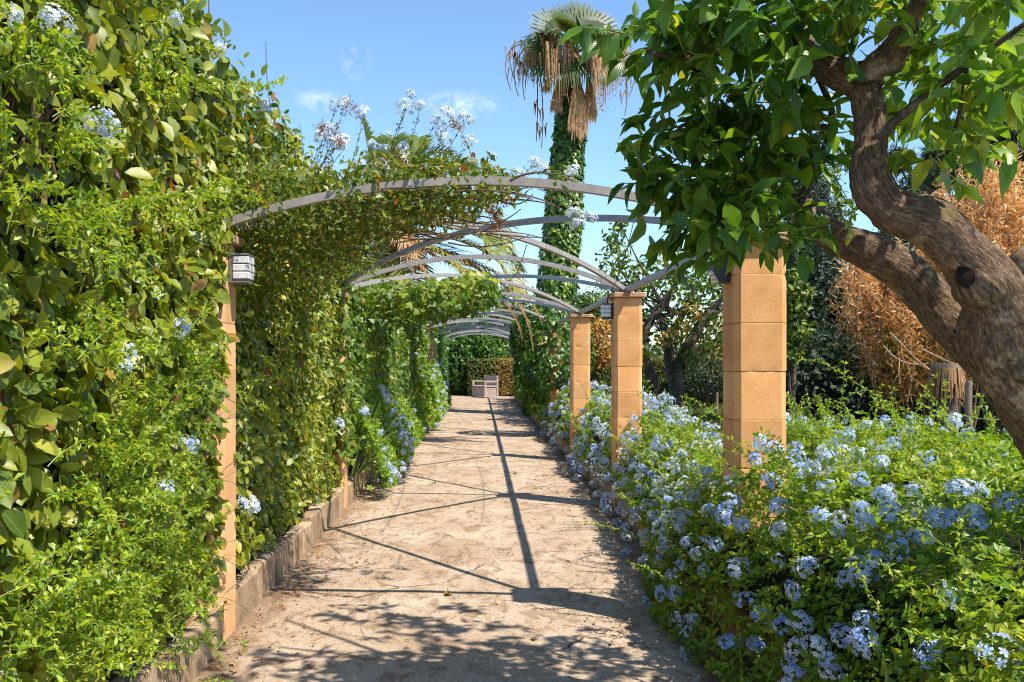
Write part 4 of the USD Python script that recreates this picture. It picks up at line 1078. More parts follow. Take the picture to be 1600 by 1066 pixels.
for px, py, dy, sp_ in ((868, 178, -.5, .34), (874, 170, -.3, .3), (878, 180, .2, .3), (898, 205, -.75, .36), (904, 212, -.65, .36), (908, 198, -.4, .3), (924, 190, -.4, .26), (928, 184, -.1, .22), (890, 185, .4, .4), (850, 150, -.2, .45)):
    mb = MB(); top = pal(897 + (px - 897) * .75, 118, dy * .9); e = pal(px, py, dy); d = unit(e - top + [0, 0, -.3])
    b0 = top + (e - top) * .12
    mb.tube([crown - [0, 0, .2], (crown + top) / 2 + (top - crown) * .2 + [0, 0, .12], top, b0], [.03, .028, .025, .018], 5, .9)
    fan(mb, b0, d, np.linalg.norm(e - b0) * 1.15, .15, sp_, 26, .86, .5, (.3 * R.normal(), -1, .1))
    mb.build(fp, "dead_frond", M["palm"])
for px, py, dy, ln in ((845, 85, -.6, 70), (830, 75, -.4, 60), (880, 75, -.9, 85), (883, 90, -.9, 70), (935, 85, -.7, 95), (950, 75, -.6, 90), (960, 65, -.4, 80), (945, 95, -.6, 85), (925, 100, -.7, 60), (855, 65, -.5, 60), (970, 80, -.3, 70), (860, 90, -1.3, 80), (935, 85, -1.2, 95)):
    mb = MB(); e = pal(px, py, dy)
    mb.tube(spline([crown, (crown + e) / 2 + [0, 0, .35], e], 8), .014, 4, .95)
    for _ in range(30):
        o = e + R.normal(0, .13, 3); L = ln * px2m * R.uniform(.3, 1.0)
        w = R.uniform(.012, .03); q = o - [R.normal(0, .08), R.normal(0, .08), L]
        mb.add([o - [w, 0, 0], o + [w, 0, 0], q], [(0, 1, 2)], R.uniform(.85, 1.0))
    for _ in range(60):
        o = e - [R.normal(0, .12), R.normal(0, .12), R.uniform(.1, ln * px2m)]; w = .03
        mb.add(o + R.normal(0, w, (3, 3)), [(0, 1, 2)], R.uniform(.72, 1.0))
    mb.build(fp, "fruit_stalk", M["palm"])
for px, py in ((800, 110), (812, 120), (808, 100), (822, 125), (840, 190), (848, 200), (985, 120), (978, 150)):     # dry drooping threads
    mb = MB(); e = pal(px, py - 25, -.2)
    mb.tube(spline([pal(835 if px < 890 else 960, 75, -.1), e, pal(px - 2, py + 40, -.2)], 10), np.linspace(.02, .012, 10), 4, .8)
    for _ in range(10):
        o = e - [R.normal(0, .1), 0, R.uniform(-.1, .7)]; mb.add([o - [.02, 0, 0], o + [.02, 0, 0], o - [R.normal(0, .05), 0, R.uniform(.2, .5)]], [(0, 1, 2)], .8)
    mb.build(fp, "dead_frond", M["palm"])
iv = thing("trunk_ivy", "dark green ivy sleeve climbing the tall palm trunk", "ivy")
n = 7500; u = R.random(n) * 34.5; a = R.uniform(0, 2 * np.pi, n)
cc = np.stack([np.interp(u, np.arange(40), c[:, k]) for k in range(4)], 1)
rad = cc[:, 3] * (1.0 + .22 * (meshkit.fbm(np.stack([np.cos(a) * 1.5, np.sin(a) * 1.5, cc[:, 2] * .9], -1), 3) - .2)) + R.uniform(0, .1, n)
out = np.stack([np.cos(a), np.sin(a), 0 * a], -1)
pos = cc[:, :3] + out * rad[:, None]
fo = Foliage().leaves(LOBED, pos, jit((0, 0, -1), n, .35) + out * .35, jit(out, n, .3) + [0, 0, .25], R.uniform(.12, .24, n), R.uniform(.13, .22, n), np.clip(R.beta(2, 2.5, n) + .35 * np.clip((6.5 - cc[:, 2]) / 6, -.3, 1) + .1, 0, 1))
fo.build(iv, M["ivy"], 0)


def pinnate(parent, pts, tone, leaf=.42, n=66, name="frond", droop=.35, w=.032):
    """A feather frond along a curve."""
    c = spline(pts, 24); mb = MB()
    mb.tube(c, np.linspace(.028, .006, 24), 5, min(1, tone + .2))
    t = unit(np.gradient(c, axis=0))
    for i in range(n):
        u = (.12 + .88 * i / n) * 23; k = int(min(u, 22)); f = u - k
        p = c[k] * (1 - f) + c[k + 1] * f; tt = t[k]
        s = unit(np.cross(tt, [0, 0, 1]) + 1e-6); up = np.cross(s, tt)
        L = leaf * (math.sin(math.pi * min(1, .15 + .85 * (i + 3) / (n + 4))) ** .6 + .15) * R.uniform(.85, 1.1)
        for sg in (-1, 1):
            d = unit(tt * .75 + s * sg * .75 + up * .25 + .06 * R.normal(size=3))
            e = p + d * L - [0, 0, droop * L * .5]; q = p + d * L * .5; pr = unit(np.cross(d, up)) * w
            mb.add([p - pr * .4, p + pr * .4, q + pr, q - pr, e], [(0, 1, 2), (0, 2, 3), (3, 2, 4)], np.clip(tone + R.normal(0, .06), 0, 1))
    return mb.build(parent, name, M["palm"])


dp = thing("date_palm", "feathery date palm arching over the left of the pergola", "palm tree")
DD = 19.0
cen = (608, 345)
MB().tube(spline([(*P(596, 640, DD)[:2], 0), P(600, 520, DD), P(606, 410, DD), P(608, 350, DD)], 14), np.linspace(.3, .24, 14), 12).build(dp, "trunk", M["pearbark"], smooth=60)
for pts, dy, tone in (([(585, 280), (572, 215), (566, 186)], 0, .3), ([(605, 275), (612, 225), (618, 215)], .5, .3), ([(640, 280), (680, 240), (705, 242)], .2, .32), ([(650, 300), (700, 262), (760, 300)], -.6, .4), ([(660, 330), (740, 320), (790, 392)], -.8, .42), ([(650, 335), (730, 345), (770, 405)], -1.2, .4), ([(660, 350), (750, 370), (812, 425)], .6, .45), ([(650, 360), (740, 385), (812, 470)], -1.4, .5), ([(640, 370), (700, 400), (745, 470)], -1.6, .45), ([(560, 320), (510, 300), (470, 350)], 0, .35), ([(570, 350), (530, 370), (500, 430)], -.6, .4), ([(590, 370), (575, 410), (580, 470)], -1.4, .42), ([(620, 375), (640, 420), (655, 480)], -1.6, .45), ([(630, 290), (650, 235), (655, 215)], 1.2, .32)):
    pinnate(dp, [P(*cen, DD)] + [P(a, b_, DD + dy * (i + 1) / len(pts) * 1.4) for i, (a, b_) in enumerate(pts)], tone + .12, .62)
for pts, dy in (([(700, 400), (790, 450), (822, 500), (832, 548)], -1.5), ([(690, 405), (770, 455), (806, 500), (815, 530)], -1.2), ([(650, 400), (675, 450), (700, 520)], -1.8), ([(640, 400), (660, 460), (675, 560)], -1.6), ([(700, 395), (780, 430), (845, 500)], -1.0)):
    pinnate(dp, [P(*cen, DD)] + [P(a, b_, DD + dy) for a, b_ in pts], .9, .34, name="dead_frond", droop=1.2, w=.018)


# ------------------------------------------------------------------ other trees and bushes
def crown_leaves(fo, blobs, shapes, size, wr, tone, up=.5, shell=.5):
    """Leaves in lumps: (centre, radii, count)."""
    for cpos, rr, n in blobs:
        cpos, rr = np.asarray(cpos, float), np.broadcast_to(rr, (3,))
        d = rdir(n); q = shell + (1 - shell) * R.random(n) ** .5
        q *= .72 + .55 * meshkit.fbm(d * 2.2 + cpos, 3, 5)
        p = cpos + d * rr * q[:, None]
        tn = np.clip(R.uniform(*tone, n), 0, 1)
        fo.leaves(shapes, p, unit(rdir(n) + [0, 0, -.2]), unit(d + up * np.array([0, 0, 1.0]) + .6 * rdir(n)), size * R.uniform(.6, 1.2, n), size * wr * R.uniform(.8, 1.2, n), tn)


def auto_crown(c, rx, ry, rz, k, r0, n):
    out = []
    for _ in range(k):
        d = rdir(1)[0] * R.random() ** .4
        out.append((np.array(c) + d * [rx, ry, rz], r0 * R.uniform(.6, 1.25), n))
    return out


def tree(name, label, cat, group, base, trunk_r, top, lumps, mat, shapes, size, wr, tone, limbs_to=10, barkm="pearbark", shell=.35):
    t = thing(name, label, cat, group)
    base, top = np.array(base, float), np.array(top, float)
    MB().tube(spline([base, (base + top) / 2 + R.normal(0, .12, 3), top], 12), np.linspace(trunk_r, trunk_r * .35, 12), 9).build(t, "trunk", M[barkm], smooth=60)
    for k in range(min(limbs_to, len(lumps))):
        e = np.asarray(lumps[k * len(lumps) // max(1, min(limbs_to, len(lumps)))][0]); a = base + (top - base) * R.uniform(.35, .9)
        MB().tube(spline([a, (a + e) / 2 + R.normal(0, .15, 3), e], 8), np.linspace(trunk_r * .4, .012, 8), 6).build(t, "limb", M[barkm], smooth=60)
    fo = Foliage(); crown_leaves(fo, lumps, shapes, size, wr, tone, shell=shell)
    fo.build(t, M[mat], 0, stuff="crown")
    return t


# pear tree behind the second pillar: two leaning stems
t = thing("pear_tree", "old pear tree with two dark leaning stems behind the second pillar", "tree")
QD = 25.5
def pr(pts):
    return chain([(a, b_, r, QD) for a, b_, r in pts], QD)
stems = [pr([(1062, 652, 14), (1055, 600, 11), (1075, 540, 8.5), (1100, 500, 7), (1125, 470, 5)]), pr([(1056, 600, 9), (1045, 560, 8), (1042, 530, 7), (1030, 500, 5)]), pr([(1032, 660, 10), (1022, 600, 8.5), (1008, 550, 7), (1012, 510, 6), (1035, 475, 7), (1052, 450, 5), (1056, 425, 4)]), pr([(1100, 500, 7), (1130, 480, 5), (1160, 460, 4)]), pr([(1042, 530, 7), (1062, 500, 5), (1085, 450, 4)])]
tk = wood(stems, .12, .03, (3, 3, 2), (), 4, 4)
put_mesh(t, "trunk", tk, M["pearbark"], smooth=True)
lumps = []
for px, py, r in ((960, 400, 28), (975, 440, 35), (1000, 470, 40), (960, 370, 18), (1010, 430, 35), (1045, 420, 40), (1080, 430, 45), (1115, 420, 40), (1060, 470, 45), (1100, 470, 45), (1130, 450, 40), (1020, 510, 36), (1060, 520, 35), (1110, 510, 40), (985, 505, 28), (1075, 560, 28), (1000, 545, 22), (1130, 540, 35), (970, 350, 12), (1150, 420, 45), (950, 430, 20)):
    lumps.append((P(px, py, QD + R.normal(0, .6)), np.array([r, r * 1.1, r]) * QD / F, int(r * 4.0)))
for q in lumps[::2]:
    a = P(1050 + R.normal(0, 25), 490, QD); e = np.asarray(q[0])
    MB().tube(spline([a, (a + e) / 2 + R.normal(0, .15, 3), e], 7), np.linspace(.05, .01, 7), 5).build(t, "limb", M["pearbark"], smooth=60)
fo = Foliage(); crown_leaves(fo, lumps, OVAL[:2], .17, .55, (.25, .88), shell=.15); fo.build(t, M["tree"], 0, stuff="crown")
fo = Foliage(); crown_leaves(fo, [(P(1078, 492, QD - .6), .35, 60), (P(1060, 515, QD - .6), .3, 50), (P(1040, 530, QD - .5), .25, 40)], OVAL[:2], .16, .5, (.9, 1)); fo.build(t, M["creeper"], 0, stuff="yellow_leaves")

# dark conifers behind, on the right
cyp = []
for px, py, r in ((1265, 250, 25), (1255, 300, 38), (1270, 350, 48), (1250, 400, 45), (1280, 430, 50), (1260, 470, 55), (1290, 510, 55), (1250, 540, 55), (1285, 580, 60), (1245, 610, 55), (1300, 640, 55), (1250, 660, 55), (1235, 450, 40), (1320, 560, 55), (1310, 470, 40)):
    cyp.append((P(px, py, 22 + R.normal(0, .7)), np.array([r, r, r * 1.2]) * 22 / F, int(r * 60)))
tree("dark_conifer", "dark conifer standing just right of the nearest pillar", "tree", "dark conifers behind the flower bed", (P(1275, 600, 22)[0], 22, 0), .22, P(1268, 260, 22), cyp, "dark", STRAP, .22, .16, (0, .75), 8)
blue = []
for px, py, r in ((1560, 200, 40), (1500, 215, 35), (1590, 250, 45), (1530, 260, 40), (1480, 270, 32), (1600, 180, 35), (1440, 290, 32), (1420, 320, 35), (1570, 310, 50), (1650, 220, 60), (1640, 320, 70), (1460, 240, 20), (1400, 250, 25), (1520, 180, 20)):
    blue.append((P(px, py, 27 + R.normal(0, .8)), np.array([r, r, r * .8]) * 27 / F, int(r * 36)))
tree("dark_conifer", "loose dark conifer in the upper right, sky showing through", "tree", "dark conifers behind the flower bed", (P(1590, 600, 27)[0], 27, 0), .3, P(1575, 190, 27), blue, "dark", STRAP, .30, .15, (.2, 1), 10)
loose = []
for px, py, r in ((1195, 300, 28), (1225, 270, 25), (1290, 280, 30), (1310, 330, 35), (1200, 350, 32), (1245, 340, 35), (1230, 400, 35), (1190, 420, 30), (1320, 250, 22), (1240, 480, 30), (1270, 330, 30), (1175, 470, 30), (1230, 230, 18)):
    loose.append((P(px, py, 31 + R.normal(0, .8)), np.array([r, r, r]) * 31 / F, int(r * 9)))
tree("loose_tree", "thin crowned tree behind the orange tree against the sky", "tree", None, (P(1240, 600, 31)[0], 31, 0), .2, P(1245, 270, 31), loose, "tree", OVAL[:2], .17, .5, (.2, .8), 12, shell=.1)
pl = []
for px, py, r in ((1235, 440, 22), (1240, 480, 24), (1245, 520, 24), (1232, 550, 20), (1255, 460, 18)):
    pl.append((P(px, py, 14.5), np.array([r, r, r]) * 14.5 / F, int(r * 9)))
tree("fruit_tree", "small fruit tree with drooping leaves just behind the nearest pillar", "tree", None, (P(1232, 600, 14.5)[0], 14.5, 0), .06, P(1240, 440, 14.5), pl, "tree", OVAL[:2], .11, .5, (.3, .97), 5, shell=.1)
# deep shaded bushes below them
for lab, px, py, d, rx, rz, k, n in (("dark shaded bush behind the long flower shoots", 1300, 620, 15.5, 1.3, .8, 14, 420), ("dark shaded bush left of the grey stake", 1420, 620, 14.5, 1.4, .8, 14, 420), ("dark shaded bush right of the grey stake", 1560, 630, 14.0, 1.3, .85, 14, 420), ("dark bush beyond the orange trunk at the right edge", 1690, 560, 15.0, 1.6, 1.3, 16, 420), ("tall dark bush behind the straw coloured bush", 1380, 500, 19, 2.0, 2.1, 26, 420), ("tall dark bush behind the orange trunk", 1560, 450, 19, 2.4, 2.6, 30, 420)):
    t = thing("dark_bush", lab, "bush", "dark bushes behind the flower bed")
    cpos = P(px, py, d); cpos[2] = max(cpos[2], rz * .8)
    fo = Foliage(); crown_leaves(fo, auto_crown(cpos, rx, .8, rz, k, .55, n), KITE, .12, .5, (0, .7), shell=.3); fo.build(t, M["dark"], 0)
    MB().tube([(cpos[0], d, 0), cpos - [0, 0, .1], cpos + [0, 0, rz * .5]], [.06, .05, .02], 6).build(t, "stem", M["twig"])

# dry golden bush
t = thing("dry_bush", "straw orange dried bush glowing behind the orange trunk", "bush")
fo = Foliage(); GD = 12.5
cn = MB()
def straw(px, py, rx, ry, n, tone, ln=.115, bias=(0, 0, .1)):
    c0 = P(px, py, GD); rr = np.array([rx, rx * 1.0, ry]) * GD / F
    for _ in range(max(3, n // 36)):
        e = c0 + rdir(1)[0] * rr * R.random() ** .4 * 1.08
        root = np.array([P(1465 + (px - 1465) * .4, 600, GD)[0], GD + R.normal(0, .2), .2])
        d = unit(unit(e - root) + .38 * R.normal(size=3)); tip = e + d * R.uniform(.1, .35)
        back = R.uniform(.35, .8); st_ = e - d * back
        cn.tube([st_, (st_ + tip) / 2 + R.normal(0, .02, 3), tip], [.006, .004, .002], 4, .6)
        m = 46; u = R.random(m) ** .8; p = st_ + (tip - st_) * u[:, None] + R.normal(0, .035, (m, 3))
        tn = R.normal(tone, .10)
        fo.leaves(BLADE, p, unit(d * .5 + .9 * rdir(m) + np.array([0, 0, -.25]) + np.array(bias)), rdir(m), ln * R.uniform(.45, 1.25, m), R.uniform(.011, .024, m), np.clip(R.normal(tn + .13, .13, m), 0, 1))
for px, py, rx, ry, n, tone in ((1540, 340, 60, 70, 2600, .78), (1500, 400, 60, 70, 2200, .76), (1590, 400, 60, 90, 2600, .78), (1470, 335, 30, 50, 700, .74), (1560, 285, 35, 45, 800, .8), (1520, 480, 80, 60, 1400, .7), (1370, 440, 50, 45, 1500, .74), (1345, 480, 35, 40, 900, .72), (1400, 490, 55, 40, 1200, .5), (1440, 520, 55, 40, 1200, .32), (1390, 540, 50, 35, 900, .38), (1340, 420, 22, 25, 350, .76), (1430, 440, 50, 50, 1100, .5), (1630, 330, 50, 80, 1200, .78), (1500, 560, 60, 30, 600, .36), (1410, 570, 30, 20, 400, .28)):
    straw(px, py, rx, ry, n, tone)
cn.build(t, "fine_cane", M["cut"], kind="stuff")
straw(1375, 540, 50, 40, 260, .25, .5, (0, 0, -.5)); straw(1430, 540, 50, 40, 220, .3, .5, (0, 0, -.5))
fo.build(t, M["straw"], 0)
for px, py in ((1460, 300), (1440, 310), (1490, 290), (1545, 260), (1575, 280), (1335, 430), (1510, 310), (1375, 420), (1420, 440), (1600, 300)):
    a = np.array([P(1460 + (px - 1460) * .35, 600, GD)[0], GD, .05]); e = P(px, py, GD)
    MB().tube(spline([a, (a + e) / 2 + R.normal(0, .1, 3), e], 8), np.linspace(.022, .006, 8), 5).build(t, "cane", M["twig"], smooth=60)
for q in ([(1390, 520), (1430, 560), (1465, 585), (1500, 590)], [(1440, 545), (1470, 560), (1500, 572)], [(1380, 540), (1410, 565), (1450, 568)]):
    MB().tube(spline([P(a, b_, 11.0) for a, b_ in q], 10), np.linspace(.012, .006, 10), 5).build(t, "bare_twig", M["cut"], smooth=60)

# cut palm stump with a skirt, and two stakes
t = thing("palm_stump", "cut palm stump with a dry hanging skirt beside the grey stake", "stump")
sb = P(1480, 570, 9.6)
MB().tube([(sb[0], sb[1], 0), (sb[0], sb[1], sb[2] - .12), (sb[0], sb[1], sb[2] - .04)], [.10, .11, .13], 14).build(t, "trunk", M["pearbark"], smooth=60)
dk = trimesh.creation.cylinder(.150, .05, sections=24); dk.apply_translation((sb[0], sb[1], sb[2] - .01)); put_mesh(t, "cut_face", dk, M["cut"], smooth=40)
mb = MB()
for _ in range(240):
    a = R.uniform(0, 2 * np.pi); r = R.uniform(.125, .16); L = R.uniform(.15, .36); o = np.array([sb[0] + r * math.cos(a), sb[1] + r * math.sin(a), sb[2] - .03])
    w = np.array([-math.sin(a), math.cos(a), 0]) * R.uniform(.004, .012)
    e = o + [.03 * math.cos(a) + R.normal(0, .02), .03 * math.sin(a), -L]
    mb.add([o - w, o + w, e + w * .4, e - w * .4], [(0, 1, 2, 3)], R.uniform(.82, 1))
mb.build(t, "dry_skirt", M["palm"])
for lab, px, pt, pb, d, r in (("grey wooden stake between the dark bushes and flowers", 1514, 596, 682, 9.2, .035), ("short pale wooden stake on the lawn behind the pear tree", 1120, 614, 645, 26.0, .045)):
    o = thing("wooden_stake", lab, "stake", None, (*P(px, pb, d)[:2], 0))
    zt = P(px, pt, d)[2]
    pts = [(R.normal(0, .004), R.normal(0, .004), z_) for z_ in np.linspace(-.1, zt, 7)]
    MB().tube(pts, [r, r * 1.02, r, r * .97, r, r * .98, r * .9], 9).build(o, "post", M["wood"], smooth=50)
    cp = trimesh.creation.cylinder(r * .8, .01, sections=9); cp.apply_translation((0, 0, zt + .003)); put_mesh(o, "post_top", cp, M["cut"])

# clipped hedges
def clipped(label, x0, x1, y0, y1, h, n, tone, size=.12, mat="clip"):
    t = thing("clipped_hedge", label, "hedge", "clipped hedges at the end of the garden")
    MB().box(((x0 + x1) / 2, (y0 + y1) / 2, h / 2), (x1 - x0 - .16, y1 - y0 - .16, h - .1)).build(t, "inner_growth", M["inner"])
    w = np.array([(x1 - x0) * h, (x1 - x0) * (y1 - y0), (y1 - y0) * h, (y1 - y0) * h]); f = R.choice(4, n, p=w / w.sum())
    x, y, z = R.uniform(x0, x1, n), R.uniform(y0, y1, n), R.uniform(.05, h, n)
    y = np.where(f == 0, y0, y); z = np.where(f == 1, h, z); x = np.where(f == 2, x0, np.where(f == 3, x1, x))
    nr = np.array([(0, -1, .3), (0, -.2, 1), (-1, 0, .3), (1, 0, .3)])[f]
    p = np.stack([x, y, z], -1) - nr * R.exponential(.05, (n, 1)) + .10 * (meshkit.fbm(np.stack([x, y, z], -1) * 1.5, 2)[:, None] - .5)
    tn = tone(x, z) + R.normal(0, .13, n)
    Foliage().leaves(KITE, p, rdir(n), unit(nr + .6 * rdir(n)), size * R.uniform(.6, 1.2, n), size * .5, np.clip(tn, 0, 1)).build(t, M[mat], 0)


xa, xb = P(733, 600, 42)[0], P(806, 600, 42)[0]
clipped("clipped box hedge turning brown behind the taupe bench", xa, xb + .3, 41.6, 43.2, 1.62, 11000, lambda x, z: .30 + .42 * sm((x - xa - .7) / .9))
clipped("long clipped hedge with brown patches behind the pear tree", P(850, 600, 36)[0], P(1075, 600, 36)[0] + 1.6, 36, 37.2, 1.65, 20000, lambda x, z: .42 + .6 * (meshkit.fbm(np.stack([x, z, z * 0], -1) * .8, 3) - .4))
clipped("low dark green clipped hedge across the lawn", P(990, 600, 31)[0], P(1160, 600, 31)[0], 31.0, 31.8, .85, 9000, lambda x, z: .08 + 0 * x)
t = thing("round_bush", "round dark green bush between the hedge and nearest pillar", "bush")
fo = Foliage(); crown_leaves(fo, [(P(1105, 590, 29), np.array([.8, .7, .75]), 1800), (P(1085, 600, 29), np.array([.6, .6, .6]), 900)], KITE, .1, .5, (.2, .9), shell=.6); fo.build(t, M["dark"], 0)
MB().tube([(P(1105, 590, 29)[0], 29, 0), P(1105, 590, 29)], .06, 6).build(t, "stem", M["twig"])
t = thing("orange_bush", "rusty orange leaved bush between second and third pillars", "bush")
fo = Foliage(); crown_leaves(fo, [(P(938, 535, 30), np.array([.6, .5, .9]), 900), (P(930, 555, 30), np.array([.6, .5, .6]), 500)], KITE, .16, .5, (.75, 1), shell=.3); fo.build(t, M["clip"], 0)
fo = Foliage(); crown_leaves(fo, [(P(925, 580, 30.2), np.array([.7, .5, .8]), 500)], KITE, .16, .5, (0, .4), shell=.3); fo.build(t, M["clip"], 0, stuff="lower_leaves")
MB().tube([(P(934, 590, 30)[0], 30, 0), P(936, 560, 30)], .05, 6).build(t, "stem", M["twig"])
t = thing("rusty_shrub", "rust tinged shrub behind the leaning pear stem", "shrub")
fo = Foliage(); crown_leaves(fo, [(P(1115, 530, 30), np.array([.8, .6, .9]), 900), (P(1125, 560, 30), np.array([.7, .6, .6]), 700), (P(1160, 540, 30), np.array([.8, .6, .9]), 700)], KITE, .16, .5, (.25, 1), shell=.3); fo.build(t, M["clip"], 0)
MB().tube([(P(1120, 590, 30)[0], 30, 0), P(1120, 550, 30)], .05, 6).build(t, "stem", M["twig"])

# green things at the end of the path
for lab, px, py, d, rx, rz, k, r0, n, mat, size, tone in (
        ("green tree between the fan palm trunk and second pillar", 935, 510, 46, 1.7, 2.0, 14, .9, 330, "tree", .24, (.2, .75)),
        ("bluish green shrub above the bench hedge", 775, 535, 47, 1.8, 1.2, 10, .9, 420, "dark", .22, (.5, 1)),
        ("dark tree closing the end of the path on the left", 690, 545, 45, 2.0, 2.2, 14, .9, 380, "ivy", .22, (0, .6)),
        ("shaded tree right behind the brown clipped hedge", 748, 560, 45, 1.5, 1.6, 12, .8, 380, "ivy", .2, (.1, .8)),
        ("leafy tree above the end of the path", 800, 505, 52, 2.6, 1.6, 14, 1.0, 330, "tree", .26, (.2, .8)),
        ("dark tree behind the ivy clad pillar", 860, 540, 44, 1.6, 2.0, 12, .9, 330, "ivy", .22, (0, .7)),
        ("distant tree behind the clipped hedge", 1000, 575, 52, 2.5, 1.5, 12, 1.0, 260, "tree", .28, (.1, .6)),
        ("distant tree between pear tree and nearest pillar", 1110, 575, 54, 2.8, 1.6, 12, 1.0, 260, "dark", .28, (.3, 1)),
        ("distant tree far behind the conifers", 1230, 540, 50, 4.0, 4.0, 20, 1.4, 300, "dark", .28, (.0, .8)),
        ("distant tree behind the straw bush", 1450, 470, 44, 4.5, 4.5, 24, 1.5, 300, "dark", .28, (.0, .7)),
        ("distant tree beyond the right edge", 1700, 470, 40, 4.5, 5.0, 24, 1.5, 300, "dark", .28, (.0, .7)),
        ("tree behind the left hedge", 500, 560, 40, 4.0, 2.6, 18, 1.3, 300, "tree", .28, (.1, .6))):
    c0 = P(px, py, d)
    tree("garden_tree", lab, "tree", "trees closing the garden", (c0[0], d, 0), .18, c0 + [0, 0, rz * .6], auto_crown(c0, rx, 1.2, rz, k, r0, n), mat, KITE, size, .55, tone, 6, shell=.3)
    if c0[2] - rz > 1.0 and False:
        pass
# ivy mass around the fourth pillar
t = thing("pillar_ivy", "dark ivy smothering the fourth flower bed pillar", "ivy")
fo = Foliage(); n = 2600
a = R.uniform(0, 2 * np.pi, n); z = R.uniform(.75, 2.75, n); r = .38 + .42 * sm((z - .8) / .7) * (.6 + .8 * meshkit.fbm(np.stack([np.cos(a), np.sin(a), z], -1) * 1.8, 3)) - .3 * sm((z - 2.3) / .5)
hide = (np.abs(a - 1.5 * np.pi) < .35) & (z < 1.05)
pos = np.stack([ROWX - .05 + r * np.cos(a), rowy[3] + .1 + r * np.sin(a) * .8, z], -1)[~hide]; out = np.stack([np.cos(a), np.sin(a), 0 * a], -1)[~hide]; n = len(pos)
fo.leaves(LOBED, pos, jit((0, 0, -1), n, .5) + out * .3, jit(out, n, .5) + [0, 0, .3], R.uniform(.09, .16, n), R.uniform(.1, .16, n), np.clip(R.beta(2, 3, n), 0, 1))
fo.build(t, M["ivy"], 0)
t = thing("end_ivy", "ivy covered bank on the right just before the bench", "ivy")
fo = Foliage(); crown_leaves(fo, [((1.9, y_, 1.3 + .3 * math.sin(y_)), np.array([.55, 1.3, 1.1]), 900) for y_ in np.arange(23, 39, 2.0)], LOBED, .17, .9, (0, .7), shell=.55); fo.build(t, M["ivy"], 0)
MB().tube([(1.9, 22.5, .6), (1.9, 30, .9), (1.9, 39, .6)], .08, 6).build(t, "stem", M["twig"])
t = thing("end_wall_ivy", "dark ivy wall left of the bench at the end of the path", "ivy")
fo = Foliage(); crown_leaves(fo, [((x_, 42.5, 1.4), np.array([.8, .6, 1.5]), 1500) for x_ in np.arange(-3.4, -.6, .8)], LOBED, .2, .9, (0, .7), shell=.6); fo.build(t, M["ivy"], 0)
MB().box((-2.2, 42.6, 1.2), (3.2, .5, 2.4)).build(t, "inner_growth", M["inner"])

# lawn behind the bed
t = Foliage(); n = 60000
x, y = R.uniform(2.6, 14, n), 13 + 23 * R.random(n)
ok = meshkit.fbm(np.stack([x, y, 0 * x], -1) * .35, 3, 2) > .36
p = np.stack([x, y, np.full(n, .12)], -1)[ok]; n = len(p)
t.leaves(STRAP, p, jit((0, 0, 1), n, .35), rdir(n), R.uniform(.06, .13, n), R.uniform(.02, .04, n), np.clip(R.beta(2, 2, n) + .2 * (R.random(n) < .15), 0, 1))
lw = t.build(None, M["grass"], 0, stuff="lawn_grass")
tag(lw, "short green lawn grass behind the flower bed", "grass", None, "stuff")

# ------------------------------------------------------------------ bench
bn = thing("storage_bench", "taupe plastic storage bench with armrests at the end of the path", "bench", None, (*P(757, 622, 39.6)[:2], 0), 0)
BW, BDp, SH, BH = 1.3, .66, .48, .93
ca, sa = math.cos(math.radians(25)), math.sin(math.radians(25))
# local: u along the front (away from the near corner), v from front to back; origin at the near front corner
U, Vv = np.array([-sa * 0 - .42, .907]), np.array([.907, .42])
def bb(u0, u1, v0, v1, z0, z1, name, b=.006):
    m = rbox((u1 - u0, v1 - v0, z1 - z0), b)
    T = np.eye(4); T[:2, 0] = U; T[:2, 1] = Vv
    m.vertices = m.vertices + [(u0 + u1) / 2, (v0 + v1) / 2, (z0 + z1) / 2]
    m.vertices = np.c_[m.vertices[:, :2] @ np.stack([U, Vv]), m.vertices[:, 2]]
    if np.linalg.det(np.stack([U, Vv])) < 0:
        m.invert()
    return put_mesh(bn, name, m, M["bench"], tone=.5)
for k in range(9):
    bb(.08 + k * .127, .08 + k * .127 + .121, .03, .05, .05, SH - .05, "front_plank")
for k in range(5):
    bb(.03, .05, .09 + k * .098, .09 + k * .098 + .092, .07, SH - .06, "end_plank")
    bb(BW - .05, BW - .03, .09 + k * .098, .09 + k * .098 + .092, .07, SH - .06, "end_plank")
for u in (0, BW - .09):
    bb(u, u + .09, 0, .08, 0, .66, "front_post"); bb(u, u + .09, BDp - .08, BDp, 0, BH, "back_post")
    bb(u - .01, u + .10, -.03, BDp - .08, .66, .71, "armrest"); bb(u + .005, u + .085, .08, BDp - .08, SH - .03, SH + .03, "end_rail"); bb(u + .005, u + .085, .08, BDp - .08, .02, .07, "end_rail")
bb(.09, BW - .09, .01, BDp - .08, SH - .02, SH + .02, "seat_lid"); bb(.09, BW - .09, .02, .06, SH - .05, SH - .025, "front_rail")
bb(.09, BW - .09, BDp - .06, BDp - .02, BH - .14, BH - .01, "top_rail"); bb(.09, BW - .09, BDp - .06, BDp - .02, SH + .03, SH + .10, "back_rail")
for k in range(11):
    bb(.11 + k * .1, .11 + k * .1 + .07, BDp - .05, BDp - .03, SH + .10, BH - .14, "back_slat")

o = thing("brick_step", "low terracotta brick step left of the bench", "step", None, (*P(712, 606, 43)[:2], 0))
for r_ in range(2):
    for k in range(5):
        MB().box((-.6 + k * .26 + .12 * r_, 0, .08 + .16 * r_), (.245, .3, .15), bevel=.01).build(o, "brick", M["terracotta"])
MB().box((-.55, .1, .5), (.22, .22, .5), bevel=.02).build(o, "end_post", M["cap"])

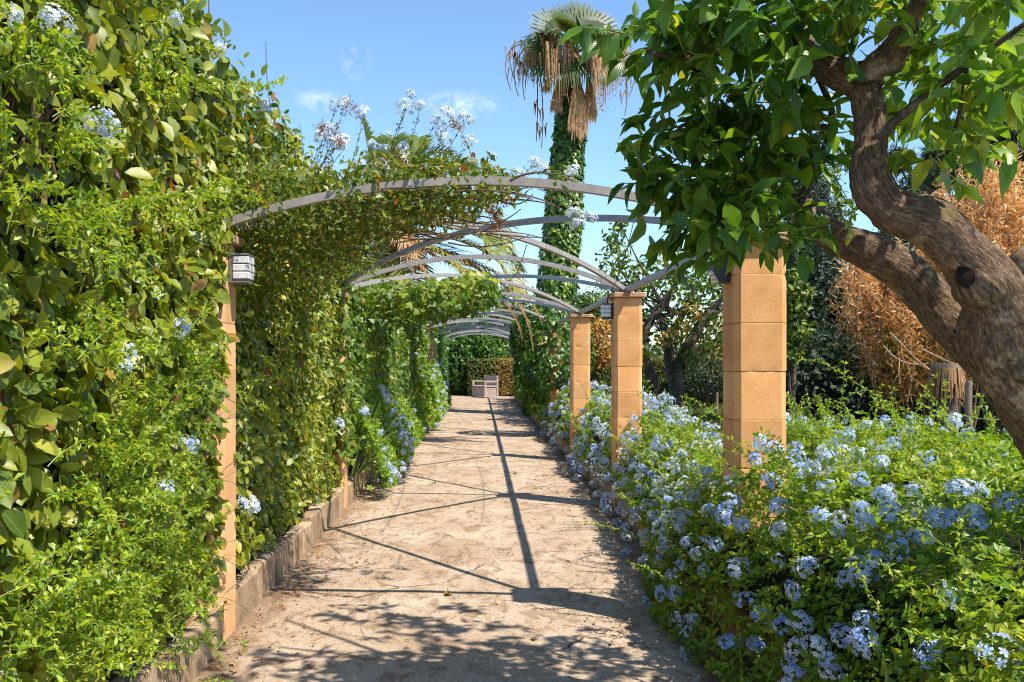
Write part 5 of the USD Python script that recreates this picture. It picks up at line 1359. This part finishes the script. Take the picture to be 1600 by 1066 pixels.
# ------------------------------------------------------------------ small litter on the path
fm = ramp_leaf("fallen_leaf", [(0, (.16, .08, .035)), (.5, (.34, .15, .05)), (1, (.42, .30, .12))], trans=.1)
for px, py, lab in ((835, 1003, "rust red fallen leaf on the near path in dappled shade"), (488, 1047, "brown fallen leaf near the bottom edge of the path"), (694, 931, "small green leaf lying where the pillar shadow begins")):
    d = EYE * F / (py - CY); o = thing("fallen_leaf", lab, "leaf")
    f = Foliage().leaves(OVAL, np.array([[(px - CX) / F * d, d, .012]]), rdir(1) * [1, 1, .1], np.array([[0, 0, 1.0]]), .06, .035, .6); 
    pts, Fc_, nr, uv_, tn, _ = f.b[0]
    put(o, "leaf_blade", pts[0], Fc_, fm, nr[0], np.full(len(uv_), .5), uv_)
li = Foliage(); n = 1700
x = np.where(R.random(n) < .75, np.sign(R.normal(size=n)) * (1.4 - R.exponential(.22, n)), R.uniform(-1.3, 1.3, n)); y = R.uniform(4.2, 16, n)
li.leaves(KITE, np.stack([x, y, np.full(n, .014)], -1), rdir(n) * [1, 1, .15], jit((0, 0, 1), n, .3), R.uniform(.012, .05, n), R.uniform(.008, .024, n), R.random(n))
fp_ = Foliage(); n = 260
y = R.uniform(4.4, 13, n); x = bed_edge(y) + .05 - R.exponential(.16, n)
fp_.leaves(KITE, np.stack([x, y, np.full(n, .014)], -1), rdir(n) * [1, 1, .2], jit((0, 0, 1), n, .4), R.uniform(.010, .02, n), R.uniform(.008, .014, n), R.uniform(.2, .9, n))
tag(fp_.build(None, M["petal"], 0, stuff="fallen_petals"), "pale blue petals fallen on the path below the flower bed", "petals", None, "stuff")
tag(li.build(None, fm, 0, stuff="path_litter"), "tiny dry leaf bits scattered along the path edges", "litter", None, "stuff")
for px, py, lab in ((700, 930, "tiny green weed sprouting in the path before the pillar shadow"), (384, 1008, "tiny weed at the left edge of the near path"), (679, 756, "small weed in the middle of the path"), (805, 742, "dry sprout beside the second pillar shadow"), (838, 765, "dry sprout on the path near the right edging")):
    d = EYE * F / (py - CY); o = thing("path_weed", lab, "weed"); f = Foliage(); m = 12
    f.leaves(SPOON, np.tile([(px - CX) / F * d, d, .0], (m, 1)) + R.normal(0, .008, (m, 3)) * [1, 1, 0], jit((0, 0, .8), m, .6), rdir(m), R.uniform(.02, .05, m), .012, R.uniform(.2, .8, m))
    f.build(o, M["plum"], 0, stuff="sprout")
